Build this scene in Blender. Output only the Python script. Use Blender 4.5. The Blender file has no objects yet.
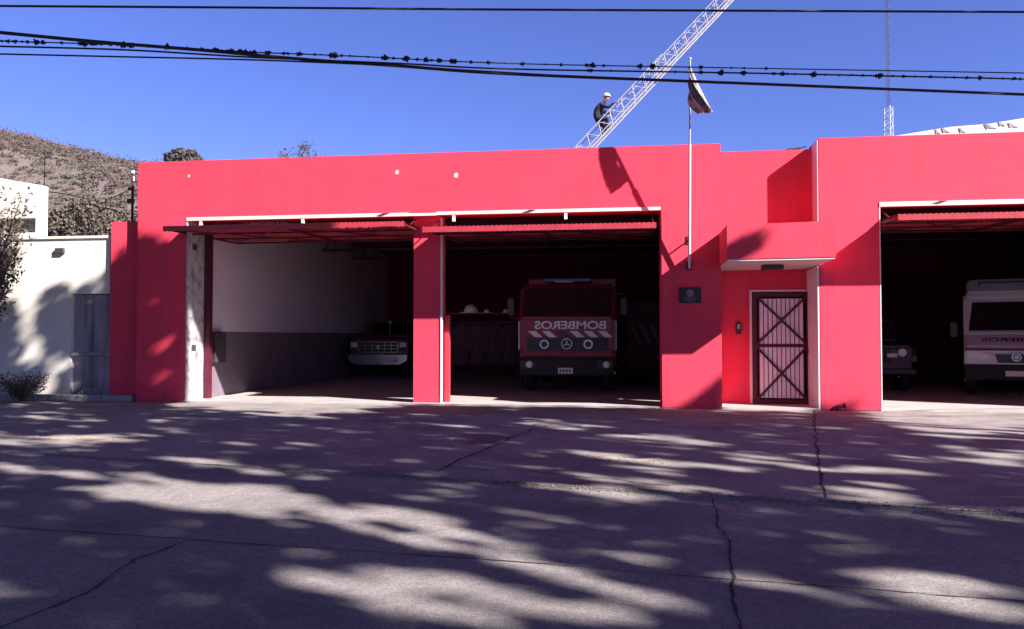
import bpy, bmesh, math, random
import numpy as np
from mathutils import Vector, Matrix, noise

# ------------------------------------------------------------------ camera, light, exposure
sc = bpy.context.scene
COL = sc.collection
R = math.radians
F, PCX, PCY = 804.0, 512.0, 314.5
YAW, PIT = R(8.1), R(1.53)
CAM = Vector((0, -16.1, 1.42))
FW = Vector((-math.sin(YAW)*math.cos(PIT), math.cos(YAW)*math.cos(PIT), math.sin(PIT)))
RT = Vector((math.cos(YAW), math.sin(YAW), 0))
UP = RT.cross(FW)
cd = bpy.data.cameras.new('camera')
cd.sensor_width = 36; cd.lens = 36*F/1024; cd.clip_end = 3000; cd.clip_start = .05
cam = bpy.data.objects.new('camera', cd); COL.objects.link(cam)
cam.matrix_world = Matrix((( RT.x, UP.x, -FW.x, CAM.x), (RT.y, UP.y, -FW.y, CAM.y), (RT.z, UP.z, -FW.z, CAM.z), (0,0,0,1)))
sc.camera = cam

SUNV = Vector((-1.94, 1.0, -1.40))          # direction the light travels
W = bpy.data.worlds.new('World'); sc.world = W; W.use_nodes = True
nt = W.node_tree; nt.nodes.clear()
sky = nt.nodes.new('ShaderNodeTexSky'); sky.sky_type = 'NISHITA'; sky.sun_disc = False
sky.sun_elevation = R(32.7); sky.sun_rotation = R(117.3); sky.altitude = 900; sky.air_density = 1.0; sky.dust_density = .6; sky.ozone_density = 2.5
tint = nt.nodes.new('ShaderNodeMix'); tint.data_type = 'RGBA'; tint.blend_type = 'MULTIPLY'; tint.inputs[0].default_value = 1
tint.inputs[7].default_value = (.69, .70, 1.30, 1)
bg = nt.nodes.new('ShaderNodeBackground'); bg.inputs[1].default_value = .061
wo = nt.nodes.new('ShaderNodeOutputWorld')
nt.links.new(sky.outputs[0], tint.inputs[6]); nt.links.new(tint.outputs[2], bg.inputs[0]); nt.links.new(bg.outputs[0], wo.inputs[0])
sl = bpy.data.lights.new('sun', 'SUN'); sl.energy = 5.0; sl.angle = R(.65); sl.color = (1, .93, .87)
so = bpy.data.objects.new('sun', sl); COL.objects.link(so); so.rotation_euler = SUNV.to_track_quat('-Z', 'Y').to_euler()
sc.view_settings.view_transform = 'Standard'; sc.view_settings.look = 'None'
sc.view_settings.exposure = 1.3; sc.view_settings.gamma = 1
sc.cycles.max_bounces = 8; sc.cycles.diffuse_bounces = 5; sc.cycles.use_denoising = True

def pr(p):                                   # world point -> picture position (used only to keep crowns out of view and to lay out the dapples)
    d = Vector(p) - CAM; z = d.dot(FW)
    if z < .1: return None
    return PCX + F*d.dot(RT)/z, PCY - F*d.dot(UP)/z
def _ray(x, y): return FW + RT*((x-PCX)/F) - UP*((y-PCY)/F)
def atY(x, y, Y): r = _ray(x, y); return CAM + r*((Y-CAM.y)/r.y)
def atZ(x, y, Z): r = _ray(x, y); return CAM + r*((Z-CAM.z)/r.z)

# ------------------------------------------------------------------ materials
def mat(name, col, rough=.7, metal=0, var=.12, scale=3, bump=0, bscale=40, spec=.5, speck=0, stain=None, streak=None, grime=False):
    m = bpy.data.materials.new(name); m.use_nodes = True
    t = m.node_tree; N = t.nodes; L = t.links; b = N['Principled BSDF']
    b.inputs['Roughness'].default_value = rough; b.inputs['Metallic'].default_value = metal
    b.inputs['Specular IOR Level'].default_value = spec
    tc = N.new('ShaderNodeTexCoord')
    def noi(sc_, det=4, vec=None, rgh=.6):
        n = N.new('ShaderNodeTexNoise'); n.inputs['Scale'].default_value = sc_; n.inputs['Detail'].default_value = det; n.inputs['Roughness'].default_value = rgh
        L.new(vec or tc.outputs['Object'], n.inputs['Vector']); return n.outputs['Fac']
    def mix(fac, a, bb, typ='MIX'):
        x = N.new('ShaderNodeMix'); x.data_type = 'RGBA'; x.blend_type = typ
        for k, v in ((0, fac), (6, a), (7, bb)):
            if isinstance(v, (int, float)): x.inputs[k].default_value = v
            elif isinstance(v, tuple): x.inputs[k].default_value = (*v, 1) if len(v) == 3 else v
            else: L.new(v, x.inputs[k])
        return x.outputs[2]
    def ramp(f, a, b2):
        x = N.new('ShaderNodeMapRange'); x.inputs[1].default_value = a; x.inputs[2].default_value = b2; L.new(f, x.inputs[0]); return x.outputs[0]
    lo = tuple(c*(1-var) for c in col); hi = tuple(min(1, c*(1+var)) for c in col)
    c = mix(ramp(noi(scale, 6), .3, .7), lo, hi)
    c2 = ramp(noi(scale*9, 3), .35, .65)
    c = mix(c2, mix(1, c, (1-var*.5,)*3, 'MULTIPLY'), c)
    if speck: c = mix(speck, c, mix(1, c, mix(ramp(noi(70, 3), .35, .6), (.35,)*3, (1.45,)*3), 'MULTIPLY')); c = mix(speck*.7, c, mix(1, c, mix(ramp(noi(14, 6, rgh=.75), .4, .6), (.55,)*3, (1.25,)*3), 'MULTIPLY'))
    if stain:                                # (colour, scale, lo, hi, amount)
        s = ramp(noi(stain[1], 8, rgh=.7), stain[2], stain[3])
        mm = N.new('ShaderNodeMath'); mm.operation = 'MULTIPLY'; L.new(s, mm.inputs[0]); mm.inputs[1].default_value = stain[4]
        c = mix(mm.outputs[0], c, stain[0])
    if streak:                               # rain streaks: noise stretched along z
        mp = N.new('ShaderNodeMapping'); mp.inputs['Scale'].default_value = (1, 1, .06); L.new(tc.outputs['Object'], mp.inputs['Vector'])
        s = ramp(noi(streak[1], 5, mp.outputs[0]), streak[2], streak[3])
        mm = N.new('ShaderNodeMath'); mm.operation = 'MULTIPLY'; L.new(s, mm.inputs[0]); mm.inputs[1].default_value = streak[4]
        c = mix(mm.outputs[0], c, streak[0])
    if grime:                                # splash dirt fading out above the ground
        sp = N.new('ShaderNodeSeparateXYZ'); L.new(tc.outputs['Object'], sp.inputs[0])
        h = ramp(sp.outputs[2], .55, .0); mm = N.new('ShaderNodeMath'); mm.operation = 'MULTIPLY'; L.new(h, mm.inputs[0]); L.new(ramp(noi(5, 6), .35, .7), mm.inputs[1])
        c = mix(mm.outputs[0], c, mix(1, c, (.62, .75, .8), 'MULTIPLY'))
    L.new(c, b.inputs['Base Color'])
    if bump:
        bn = N.new('ShaderNodeBump'); bn.inputs['Strength'].default_value = bump; bn.inputs['Distance'].default_value = .02
        L.new(noi(bscale, 5), bn.inputs['Height']); L.new(bn.outputs[0], b.inputs['Normal'])
    return m

M = {}
M['red'] = mat('red_paint', (.88, .062, .118), .75, var=.07, scale=.9, bump=.22, bscale=22, spec=.3,
               stain=((.74, .08, .13), 1.6, .5, .75, .5), streak=((.56, .05, .09), 3.4, .5, .75, .42), grime=True)
M['reddoor'] = mat('red_door_metal', (.55, .05, .08), .5, var=.15, scale=4, streak=((.3, .05, .05), 9, .5, .8, .4))
M['maroon'] = mat('maroon_metal', (.10, .008, .025), .55, var=.2, scale=4)
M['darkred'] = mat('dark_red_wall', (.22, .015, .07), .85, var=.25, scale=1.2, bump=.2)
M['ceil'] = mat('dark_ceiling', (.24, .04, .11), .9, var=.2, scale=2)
M['white'] = mat('white_paint', (.80, .76, .74), .7, var=.05, scale=2, bump=.15, streak=((.5, .45, .42), 5, .6, .85, .35))
M['gatewhite'] = mat('white_gate_sheet', (.92, .90, .92), .5, var=.04, scale=3)
M['emblem'] = mat('dull_emblem', (.22, .17, .2), .5)
M['cream'] = mat('cream_render', (.88, .84, .76), .8, var=.04, scale=1, bump=.2)
M['jamb'] = mat('peeling_white_paint', (.56, .52, .55), .8, var=.08, scale=3, bump=.4, stain=((.16, .13, .15), 3.2, .47, .62, .85), streak=((.3, .27, .3), 8, .5, .7, .5))
M['grey'] = mat('grey_render', (.40, .37, .40), .9, var=.15, scale=2, bump=.5, streak=((.09, .08, .09), 4, .5, .68, .8))
M['inwhite'] = mat('interior_white', (.72, .60, .70), .85, var=.06, scale=1, bump=.1)
M['indark'] = mat('interior_dark_dado', (.20, .15, .19), .7, var=.15, scale=1.5)
M['concrete'] = mat('street_concrete', (.345, .31, .31), .9, var=.14, scale=.8, bump=.4, bscale=90, spec=.25, speck=.5,
                    stain=((.16, .14, .155), .7, .48, .72, .7))
M['apron'] = mat('driveway_concrete', (.37, .33, .325), .9, var=.12, scale=1.1, bump=.4, bscale=80, spec=.25, speck=.5,
                 stain=((.14, .115, .13), .8, .47, .7, .75))
M['floor'] = mat('garage_floor', (.50, .46, .45), .75, var=.12, scale=1.5, bump=.3, stain=((.12, .1, .11), 1, .55, .75, .6))
M['dirt'] = mat('dry_earth', (.27, .21, .16), .95, var=.3, scale=6, bump=1, bscale=30)
M['crack'] = mat('crack_dark', (.10, .08, .09), .95, var=.3, scale=20, spec=.1)
M['black'] = mat('black_rubber', (.02, .018, .02), .7, var=.2, scale=10)
M['cable'] = mat('cable_black', (.012, .012, .016), .6, var=.1)
M['steel'] = mat('pale_galvanised_steel', (.50, .49, .52), .55, 0, var=.1, scale=8)
M['silver'] = mat('chrome', (.5, .5, .5), .25, 1, var=.05, scale=5)
M['dgrey'] = mat('dark_grey_plastic', (.05, .045, .05), .5, var=.15, scale=5)
M['bark'] = mat('bark', (.12, .09, .07), .9, var=.3, scale=8, bump=1, bscale=20)
M['leaf'] = mat('leaf_green', (.06, .085, .035), .6, var=.35, scale=2)
M['dryleaf'] = mat('dry_leaf', (.13, .105, .085), .8, var=.4, scale=3)
M['greyleaf'] = mat('grey_scrub', (.135, .11, .108), .85, var=.55, scale=.12)
M['scrub'] = mat('hill_scrub', (.155, .115, .10), .9, var=.3, scale=.07, stain=((.075, .065, .05), .035, .42, .6, .85))
M['hill'] = mat('hill_soil', (.175, .132, .12), .95, var=.25, scale=.05, bump=.5, bscale=.5, stain=((.10, .095, .06), .09, .45, .6, .8))
M['trred'] = mat('fire_truck_red', (.27, .008, .03), .28, var=.06, scale=2)
M['trwhite'] = mat('vehicle_white', (.78, .76, .78), .3, var=.04, scale=2)
M['refl'] = mat('reflective_white', (.80, .78, .80), .35, var=.06, scale=9)
M['trblue'] = mat('stripe_dark', (.03, .03, .06), .4, var=.1)
M['olive'] = mat('old_maroon_paint', (.20, .04, .08), .4, var=.15, scale=3)
M['suvpaint'] = mat('dull_dark_paint', (.07, .02, .035), .35, var=.1, scale=3)
M['glass'] = mat('dark_glass', (.018, .012, .018), .06, var=.1, spec=.6)
M['lens'] = mat('headlamp_lens', (.92, .91, .93), .15, 0, var=.08, scale=30)
M['amber'] = mat('amber_lens', (.6, .2, .03), .2, var=.08)
M['bluelens'] = mat('beacon_lens', (.05, .015, .07), .15, var=.08)
M['skin'] = mat('skin', (.45, .26, .18), .6, var=.06)
M['navy'] = mat('navy_cloth', (.025, .025, .045), .85, var=.25, scale=12)
M['helmet'] = mat('cream_helmet', (.80, .76, .62), .35, var=.04)
M['flag'] = mat('flag_cloth', (.46, .44, .47), .8, var=.2, scale=5, stain=((.12, .11, .14), 5, .45, .6, .75))
M['plaque'] = mat('dark_bronze', (.035, .02, .03), .4, .4, var=.2, scale=8)
M['roofwhite'] = mat('white_roof_sheet', (.80, .78, .76), .6, var=.05, scale=1, stain=((.20, .15, .15), .9, .56, .62, .9))
M['tile'] = mat('dark_box', (.06, .05, .06), .7, var=.2)

# ------------------------------------------------------------------ mesh helpers
class MB:
    def __init__(s): s.bm = bmesh.new()
    def box(s, x0, x1, y0, y1, z0, z1, bev=0, seg=2):
        r = bmesh.ops.create_cube(s.bm, size=1)
        for v in r['verts']: v.co = Vector(((x0+x1)/2 + v.co.x*(x1-x0), (y0+y1)/2 + v.co.y*(y1-y0), (z0+z1)/2 + v.co.z*(z1-z0)))
        if bev:
            es = list({e for v in r['verts'] for e in v.link_edges})
            bmesh.ops.bevel(s.bm, geom=es, offset=bev, segments=seg, affect='EDGES', profile=.6)
        return s
    def prism(s, pts, d0, d1, axis='y', bev=0):
        """polygon extruded along an axis. axis y: pts (x,z); axis x: pts (y,z); axis z: pts (x,y)"""
        def P(a, b, d): return {'y': (a, d, b), 'x': (d, a, b), 'z': (a, b, d)}[axis]
        A = [s.bm.verts.new(P(a, b, d0)) for a, b in pts]; B = [s.bm.verts.new(P(a, b, d1)) for a, b in pts]
        fs = [s.bm.faces.new(A), s.bm.faces.new(B[::-1])]
        n = len(pts)
        for i in range(n): fs.append(s.bm.faces.new((A[i], B[i], B[(i+1) % n], A[(i+1) % n])))
        bmesh.ops.recalc_face_normals(s.bm, faces=fs)
        if bev:
            es = list({e for v in A+B for e in v.link_edges})
            bmesh.ops.bevel(s.bm, geom=es, offset=bev, segments=2, affect='EDGES')
        return s
    def tube(s, pts, r, n=8, r1=None, cap=True):
        pts = [Vector(p) for p in pts]; rings = []
        for i, p in enumerate(pts):
            d = (pts[min(i+1, len(pts)-1)] - pts[max(i-1, 0)]).normalized()
            a = d.cross(Vector((0, 0, 1)) if abs(d.z) < .9 else Vector((1, 0, 0))).normalized(); b = d.cross(a)
            k = i/(len(pts)-1); rr = r if r1 is None else r*(1-k)+r1*k
            if isinstance(r, (list, tuple)): rr = r[i]
            rings.append([s.bm.verts.new(p + a*math.cos(2*math.pi*j/n)*rr + b*math.sin(2*math.pi*j/n)*rr) for j in range(n)])
        for A, B in zip(rings, rings[1:]):
            for j in range(n): s.bm.faces.new((A[j], A[(j+1) % n], B[(j+1) % n], B[j])).smooth = True
        if cap: s.bm.faces.new(rings[0]); s.bm.faces.new(rings[-1][::-1])
        return s
    def ball(s, c, rx, ry=None, rz=None, u=14, v=10):
        r = bmesh.ops.create_uvsphere(s.bm, u_segments=u, v_segments=v, radius=1)
        ry = rx if ry is None else ry; rz = rx if rz is None else rz
        for q in r['verts']: q.co = Vector((c[0]+q.co.x*rx, c[1]+q.co.y*ry, c[2]+q.co.z*rz))
        for q in r['verts']:
            for f in q.link_faces: f.smooth = True
        return s
    def ring(s, c, r0, r1, y0, y1, n=24):      # annulus facing y
        out = [[], [], [], []]
        for j in range(n):
            a = 2*math.pi*j/n; ca, sa = math.cos(a), math.sin(a)
            for k, (r, y) in enumerate(((r0, y0), (r1, y0), (r1, y1), (r0, y1))): out[k].append(s.bm.verts.new((c[0]+ca*r, y, c[1]+sa*r)))
        for j in range(n):
            for k in range(4): s.bm.faces.new((out[k][j], out[(k+1) % 4][j], out[(k+1) % 4][(j+1) % n], out[k][(j+1) % n]))
        return s
    def quad(s, a, b, c, d): s.bm.faces.new([s.bm.verts.new(p) for p in (a, b, c, d)]); return s
    def build(s, name, m, parent=None, smooth=False):
        bmesh.ops.recalc_face_normals(s.bm, faces=s.bm.faces)
        for e in s.bm.edges:
            if len(e.link_faces) == 2 and e.link_faces[0].smooth != e.link_faces[1].smooth: e.smooth = False
        me = bpy.data.meshes.new(name); s.bm.to_mesh(me); s.bm.free()
        me.materials.append(M[m] if isinstance(m, str) else m)
        if smooth:
            for p in me.polygons: p.use_smooth = True
        return link(name, me, parent)
    def each(s, name, m, parent=None):         # every loose piece becomes a part of its own
        bm = s.bm; bm.verts.ensure_lookup_table(); seen = set(); out = []
        for v in bm.verts:
            if v in seen: continue
            st_, isl = [v], []; seen.add(v)
            while st_:
                q = st_.pop(); isl.append(q)
                for e in q.link_edges:
                    o = e.other_vert(q)
                    if o not in seen: seen.add(o); st_.append(o)
            ids = {q: i for i, q in enumerate(isl)}; fs = {f for q in isl for f in q.link_faces}
            nb = MB(); nv_ = [nb.bm.verts.new(q.co) for q in isl]
            for f in fs: nb.bm.faces.new([nv_[ids[q]] for q in f.verts]).smooth = f.smooth
            out.append(nb.build(name, m, parent))
        bm.free(); return out[0]
def link(name, me, parent=None):
    o = bpy.data.objects.new(name, me); COL.objects.link(o)
    if parent: o.parent = parent
    return o
def tag(o, label=None, cat=None, group=None, kind=None):
    if label: o['label'] = label
    if cat: o['category'] = cat
    if group: o['group'] = group
    if kind: o['kind'] = kind
    return o
def thing(name, label, cat, loc=(0, 0, 0), rz=0, group=None):
    o = bpy.data.objects.new(name, None); COL.objects.link(o); o.location = loc; o.rotation_euler = (0, 0, rz); o.empty_display_size = .3
    return tag(o, label, cat, group)
def structure(o): o['kind'] = 'structure'; return o
def quads_mesh(name, Q, m, parent=None):      # Q: (n,4,3)
    Q = np.asarray(Q, dtype=np.float32); n = len(Q)
    me = bpy.data.meshes.new(name); me.vertices.add(n*4); me.vertices.foreach_set('co', Q.reshape(-1))
    me.loops.add(n*4); me.loops.foreach_set('vertex_index', np.arange(n*4, dtype=np.int32))
    me.polygons.add(n); me.polygons.foreach_set('loop_start', np.arange(0, n*4, 4, dtype=np.int32)); me.polygons.foreach_set('loop_total', np.full(n, 4, dtype=np.int32))
    me.update(); me.validate(); me.materials.append(M[m]); return link(name, me, parent)
def leaf_quads(C, L, Wd, rng, droop=0):
    """C (n,3) centres -> pointed leaf quads, random orientation"""
    n = len(C); C = np.asarray(C)
    a = rng.normal(size=(n, 3)); a[:, 2] -= droop; a /= np.linalg.norm(a, axis=1)[:, None]
    b = np.cross(a, rng.normal(size=(n, 3))); b /= np.linalg.norm(b, axis=1)[:, None]
    s = rng.uniform(.7, 1.35, size=(n, 1))
    return np.stack([C - a*L*s/2, C + b*Wd*s/2 - a*L*.05, C + a*L*s/2, C - b*Wd*s/2 - a*L*.05], axis=1)
def text_mesh(name, s, size, m, parent, x, y, z, width=None, mirror=False, bold=.0035, depth=.004):
    c = bpy.data.curves.new(name, 'FONT'); c.body = s; c.size = size; c.align_x = 'CENTER'; c.align_y = 'CENTER'; c.offset = bold; c.extrude = depth
    o = bpy.data.objects.new(name, c); COL.objects.link(o); bpy.context.view_layer.update()
    me = bpy.data.meshes.new_from_object(o.evaluated_get(bpy.context.evaluated_depsgraph_get()))
    bpy.data.objects.remove(o); xs = [v.co.x for v in me.vertices]; ys = [v.co.y for v in me.vertices]
    w = max(xs)-min(xs); k = (width/w) if width else 1; kz = size/(max(ys)-min(ys)); cx = (max(xs)+min(xs))/2; cy = (max(ys)+min(ys))/2
    for v in me.vertices:
        X, Z, Y = (v.co.x-cx)*k*(-1 if mirror else 1), (v.co.y-cy)*kz, -v.co.z
        v.co = (X+x, Y+y, Z+z)
    if mirror: me.flip_normals()
    me.materials.clear(); me.materials.append(M[m]); me.name = name
    return link(name, me, parent)
def skin_mesh(name, verts, edges, radii, m, parent=None, sub=1, root=0):
    me = bpy.data.meshes.new(name); me.from_pydata(verts, edges, []); o = bpy.data.objects.new(name, me); COL.objects.link(o)
    md = o.modifiers.new('skin', 'SKIN'); md.use_smooth_shade = True
    for i, r in enumerate(radii): me.skin_vertices[0].data[i].radius = (r, r)
    me.skin_vertices[0].data[root].use_root = True
    sb = o.modifiers.new('sub', 'SUBSURF'); sb.levels = sb.render_levels = sub
    bpy.context.view_layer.update()
    me2 = bpy.data.meshes.new_from_object(o.evaluated_get(bpy.context.evaluated_depsgraph_get()))
    bpy.data.objects.remove(o); me2.materials.clear(); me2.materials.append(M[m])
    for p in me2.polygons: p.use_smooth = True
    return link(name, me2, parent)

rnd = random.Random(7); rng = np.random.default_rng(7)

# ------------------------------------------------------------------ setting
def gutter_y(x): return -7.2 - (x+7.6)*.185
def sheet(name, pts, z, m, th=None):
    mb = MB()
    if th: mb.prism(pts, z-th, z, 'z')
    else: mb.bm.faces.new([mb.bm.verts.new((x, y, z)) for x, y in pts])
    return structure(mb.build(name, m))
sheet('ground', [(-1500, -600), (1500, -600), (1500, 1500), (-1500, 1500)], -.03, 'dirt')
xs = [i*.5-40 for i in range(161)]
edge = [(x, gutter_y(x) + .05*noise.noise((x*.8, 3, 0)) + .03*noise.noise((x*4, 7, 0))) for x in xs]
sheet('road', [(-40, -40), (40, -40)] + [(x, y-.01) for x, y in edge[::-1]], -.012, 'concrete')
sheet('driveway', edge + [(40, 0), (-40, 0)], .0, 'apron', .028)
sheet('verge', [(-40, 0.161), (-10.6, 0.161), (-10.6, 1.0), (-40, 1.2)], .02, 'dirt', .04)
def ribbon(name, pts, w, z, m='crack', jit=.05, step=.07):
    mb = MB(); P = []
    for (x0, y0), (x1, y1) in zip(pts, pts[1:]):
        d = math.hypot(x1-x0, y1-y0); n = max(2, int(d/step))
        for i in range(n):
            k = i/n; X_, Y_ = x0+(x1-x0)*k, y0+(y1-y0)*k; P.append((X_ + jit*2.2*noise.noise((X_*2.2, Y_*2.2, 3)) + jit*.9*noise.noise((X_*9, Y_*9, 5)), Y_ + jit*2.2*noise.noise((X_*2.2, Y_*2.2, 8)) + jit*.9*noise.noise((X_*9, Y_*9, 1))))
    P.append(pts[-1]); prev = None
    for i, p in enumerate(P):
        q = P[min(i+1, len(P)-1)]; o = P[max(i-1, 0)]
        dx, dy = q[0]-o[0], q[1]-o[1]; l = math.hypot(dx, dy) or 1; ww = w*rnd.uniform(.35, 1.25)*.5
        a = mb.bm.verts.new((p[0]-dy/l*ww, p[1]+dx/l*ww, z)); b = mb.bm.verts.new((p[0]+dy/l*ww, p[1]-dx/l*ww, z))
        if prev: mb.bm.faces.new((prev[0], a, b, prev[1]))
        prev = (a, b)
    return structure(mb.build(name, m))
ribbon('road_joint', [(-9, -10.1), (-4.67, -10.62), (-.72, -11.01), (6, -11.9)], .016, -.008, jit=.012)
ribbon('road_crack', [(-3.04, -10.78), (-3.12, -11.3), (-3.0, -11.9), (-3.04, -12.46), (-3.1, -13.2)], .018, -.008, jit=.018)
ribbon('road_crack', [(.75, -7.9 - .9), (.68, -9.5), (.72, -10.4), (.6, -11.2), (.52, -12.05), (.45, -13)], .018, -.008, jit=.02)
ribbon('driveway_joint', [(3.54, -.02), (2.9, -3), (2.2, -6.3), (1.72, -8.7)], .036, .004, jit=.02)
ribbon('driveway_crack', [(-1.98, -7.86), (-1.9, -7.0), (-1.7, -5.9), (-1.45, -3.99), (-1.2, -3.2)], .04, .004, jit=.03)
ribbon('driveway_crack', [(-2.0, -7.5), (-1.0, -7.7), (.4, -8.3)], .025, .004, jit=.03)
ribbon('gutter_line', [(x, y+.03) for x, y in edge[50:100:2]], .022, .004, jit=.012)
# dirt gathered along the gutter and on the worn patches
def grit(name, centres, n, label):
    Q = []
    mb = MB()
    for i in range(n):
        cx, cy, sx, sy = centres[rnd.randrange(len(centres))]
        x, y = rnd.gauss(cx, sx), rnd.gauss(cy, sy); z = 0 if y > gutter_y(x) else -.012
        r = rnd.uniform(.006, .022); h = r*.7
        vs = [mb.bm.verts.new((x+r*math.cos(a)*rnd.uniform(.6, 1.2), y+r*math.sin(a)*rnd.uniform(.6, 1.2), z)) for a in (0, 1.3, 2.5, 3.8, 5)]
        t = mb.bm.verts.new((x, y, z+h))
        for k in range(5): mb.bm.faces.new((vs[k], vs[(k+1) % 5], t))
    return tag(mb.build(name, 'dirt'), label, 'gravel', kind='stuff')
gut = [(x, gutter_y(x)+.02, .35, .05) for x in [i*.5-3 for i in range(16)]]
grit('grit', gut + [(-7.6, -5.85, .45, .12)]*5 + [(-.2, -6.7, .5, .12)]*5 + [(-11.8, .1, .8, .3)]*5, 1500, 'small stones and grit along the gutter')
def patch(name, cx, cy, rx, ry, z, m):
    mb = MB(); n = 28; vs = []
    for i in range(n):
        a = 2*math.pi*i/n; k = 1 + .35*noise.noise((math.cos(a)*2+cx, math.sin(a)*2+cy, 1))+rnd.uniform(-.08, .08)
        vs.append(mb.bm.verts.new((cx+rx*k*math.cos(a), cy+ry*k*math.sin(a), z)))
    mb.bm.faces.new(vs); return structure(mb.build(name, m))
M['paleconc'] = mat('worn_pale_concrete', (.50, .43, .37), .95, var=.3, scale=7, bump=1, bscale=25)
M['oil'] = mat('oil_stain', (.15, .12, .15), .7, var=.25, scale=5, bump=.5)
patch('worn_patch', -7.6, -5.85, .55, .2, .004, 'paleconc'); patch('worn_patch', -.15, -6.68, .5, .13, .004, 'paleconc')
patch('oil_stain', -2.0, -5.1, .38, .55, .004, 'oil'); patch('oil_stain', -1.1, -3.3, .4, .4, .004, 'oil')

# hill behind, with scrub
def hill_h(x, y):
    k = min(1, max(0, (y-55)/130)); k = k*k*(3-2*k)
    prof = 56*min(1, max(0, (40 - x)/200))**.45 if x < 40 else 0
    # ridge falls to the right
    ridge = 63.0 - 13.5*max(0, min(1, (x+185)/62)) - 60*max(0, min(1, (x+121)/160))
    return k*ridge*(.97) + k*3.5*noise.noise((x*.018, y*.018, 0)) + k*1.5*noise.noise((x*.07, y*.07, 3)) - 1
mb = MB(); nx, ny = 130, 70; G = []
for j in range(ny):
    y = 45 + j*3.2; G.append([mb.bm.verts.new((-330 + i*3.4, y, hill_h(-330+i*3.4, y))) for i in range(nx)])
for j in range(ny-1):
    for i in range(nx-1): mb.bm.faces.new((G[j][i], G[j][i+1], G[j+1][i+1], G[j+1][i]))
structure(mb.build('hill', 'hill', smooth=True))
C = []
for i in range(7500):
    y = rnd.uniform(60, 200); x = rnd.uniform(-230, -20)*(y/185)-10
    if noise.noise((x*.03, y*.03, 9)) + rnd.uniform(-.5, .5) < -.35: continue
    z = hill_h(x, y); r = rnd.choice((.5, .8, 1.1, 1.5, 2.2, 3.0))*rnd.uniform(.7, 1.2)
    q = rng.normal(size=(62, 3)); q /= np.linalg.norm(q, axis=1)[:, None]; q *= rng.uniform(.4, 1, size=(62, 1))
    q[:, 2] = np.abs(q[:, 2])*.8
    C.append(np.array((x, y, z)) + q*r)
C = np.concatenate(C)
scr = quads_mesh('hillside_scrub', leaf_quads(C, .42, .30, rng), 'scrub'); tag(scr, 'dry grey brown scrub covering the hillside', 'scrub', kind='stuff')

# ------------------------------------------------------------------ fire station
st = thing('fire_station', 'low red fire station with three open vehicle bays and a recessed entrance', 'fire station', (0, 0, 0))
TOP = 5.2; OP = 3.95
w = MB()
w.prism([(-10.52, 0), (-10.52, TOP), (1.84, TOP), (1.84, 0), (.68, 0), (.68, OP), (-9.37, OP), (-9.37, 0)], 0, .76, 'y', .014)
w.box(-4.42, -3.84, .3, .74, 0, OP-.001)                                            # centre post
w.box(-11.27, -10.522, .2, .6, 0, 3.94)                                             # low stub wall on the left
w.each('wall', 'red', st)
w = MB()
w.box(1.842, 3.66, .45, .8, 2.84, 5.13); w.box(1.842, 2.50, .95, 1.15, 0, 2.839); w.box(2.50, 3.70, .95, 1.15, 2.36, 2.839); w.box(3.70, 3.82, .95, 1.15, 0, 2.839)
w.each('entrance_wall', 'red', st)
w = MB()
w.prism([(3.67, 0), (3.67, 5.24), (13.5, 5.22), (13.5, 0), (9.9, 0), (9.9, OP), (4.78, OP), (4.78, 0)], 0, .76, 'y', .014)
w.each('wall', 'red', st)
w = MB(); w.prism([(1.80, 2.80), (3.68, 2.82), (3.68, 3.46), (1.80, 3.42)], -1.25, -.004, 'y'); w.build('canopy', 'red', st)
w = MB(); w.prism([(1.82, 2.765), (3.66, 2.785), (3.66, 2.817), (1.82, 2.797)], -1.235, .94, 'y'); w.build('canopy_soffit', 'white', st)
w = MB(); w.box(2.55, 2.95, -.4, -.22, 2.68, 2.762, .02); w.build('canopy_lamp', 'dgrey', st)
w = MB(); w.box(3.655, 3.668, .004, .45, 3.5, 5.2); w.box(3.64, 3.669, .004, .949, 0, 2.76); w.each('reveal', 'white', st)
# white trim under the lintels
w = MB(); w.box(-9.37, -4.45, -.012, .06, 3.90, 3.97); w.box(-3.86, .68, -.012, .06, 3.91, 3.975); w.box(4.78, 9.9, -.014, .06, 3.885, 3.97); w.box(4.775, 4.795, -.006, .3, 0, 3.885); w.box(-4.44, -3.862, -.01, .04, 3.90, 3.955)
w.each('lintel_trim', 'white', st)
w = MB(); w.box(-3.84, -3.80, .28, .34, .02, 3.89); w.build('post_angle', 'white', st)
w = MB(); w.box(-3.80, -3.70, .50, .62, .02, 1.86); w.build('guide_rail', 'reddoor', st)
w = MB(); w.box(-9.372, -9.355, .001, .72, .02, 3.9); w.build('jamb_panel', 'jamb', st)
w = MB()
for z in (3.30, 1.10): w.box(-9.354, -9.34, .22, .38, z, z+.13)
w.each('jamb_box', 'tile', st)
w = MB(); w.box(-9.36, -9.22, .72, .86, .02, 3.95); w.build('door_track', 'maroon', st)
# brown brackets, scuffs on the lintel trim
w = MB()
for x, z in ((-5.0, 3.955), (-1.95, 3.955), (5.85, 3.955)): w.prism([(x-.13, z-.035), (x-.02, z-.045), (x+.15, z+.01), (x+.02, z+.02)], -.022, -.013, 'y')
w.each('trim_bracket', 'tile', st)
w = MB()
for x, z, r in ((-4.70, 4.82, .035), (-3.45, 4.72, .04), (-9.33, 4.87, .02)):
    w.prism([(x-r, z-r), (x+r*.5, z-r*1.4), (x+r*1.2, z+r*.4), (x+.1*r, z+r*1.5), (x-r*1.1, z+r*.3)], -.004, -.0005, 'y')
w.each('paint_chip', 'white', st)
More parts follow.
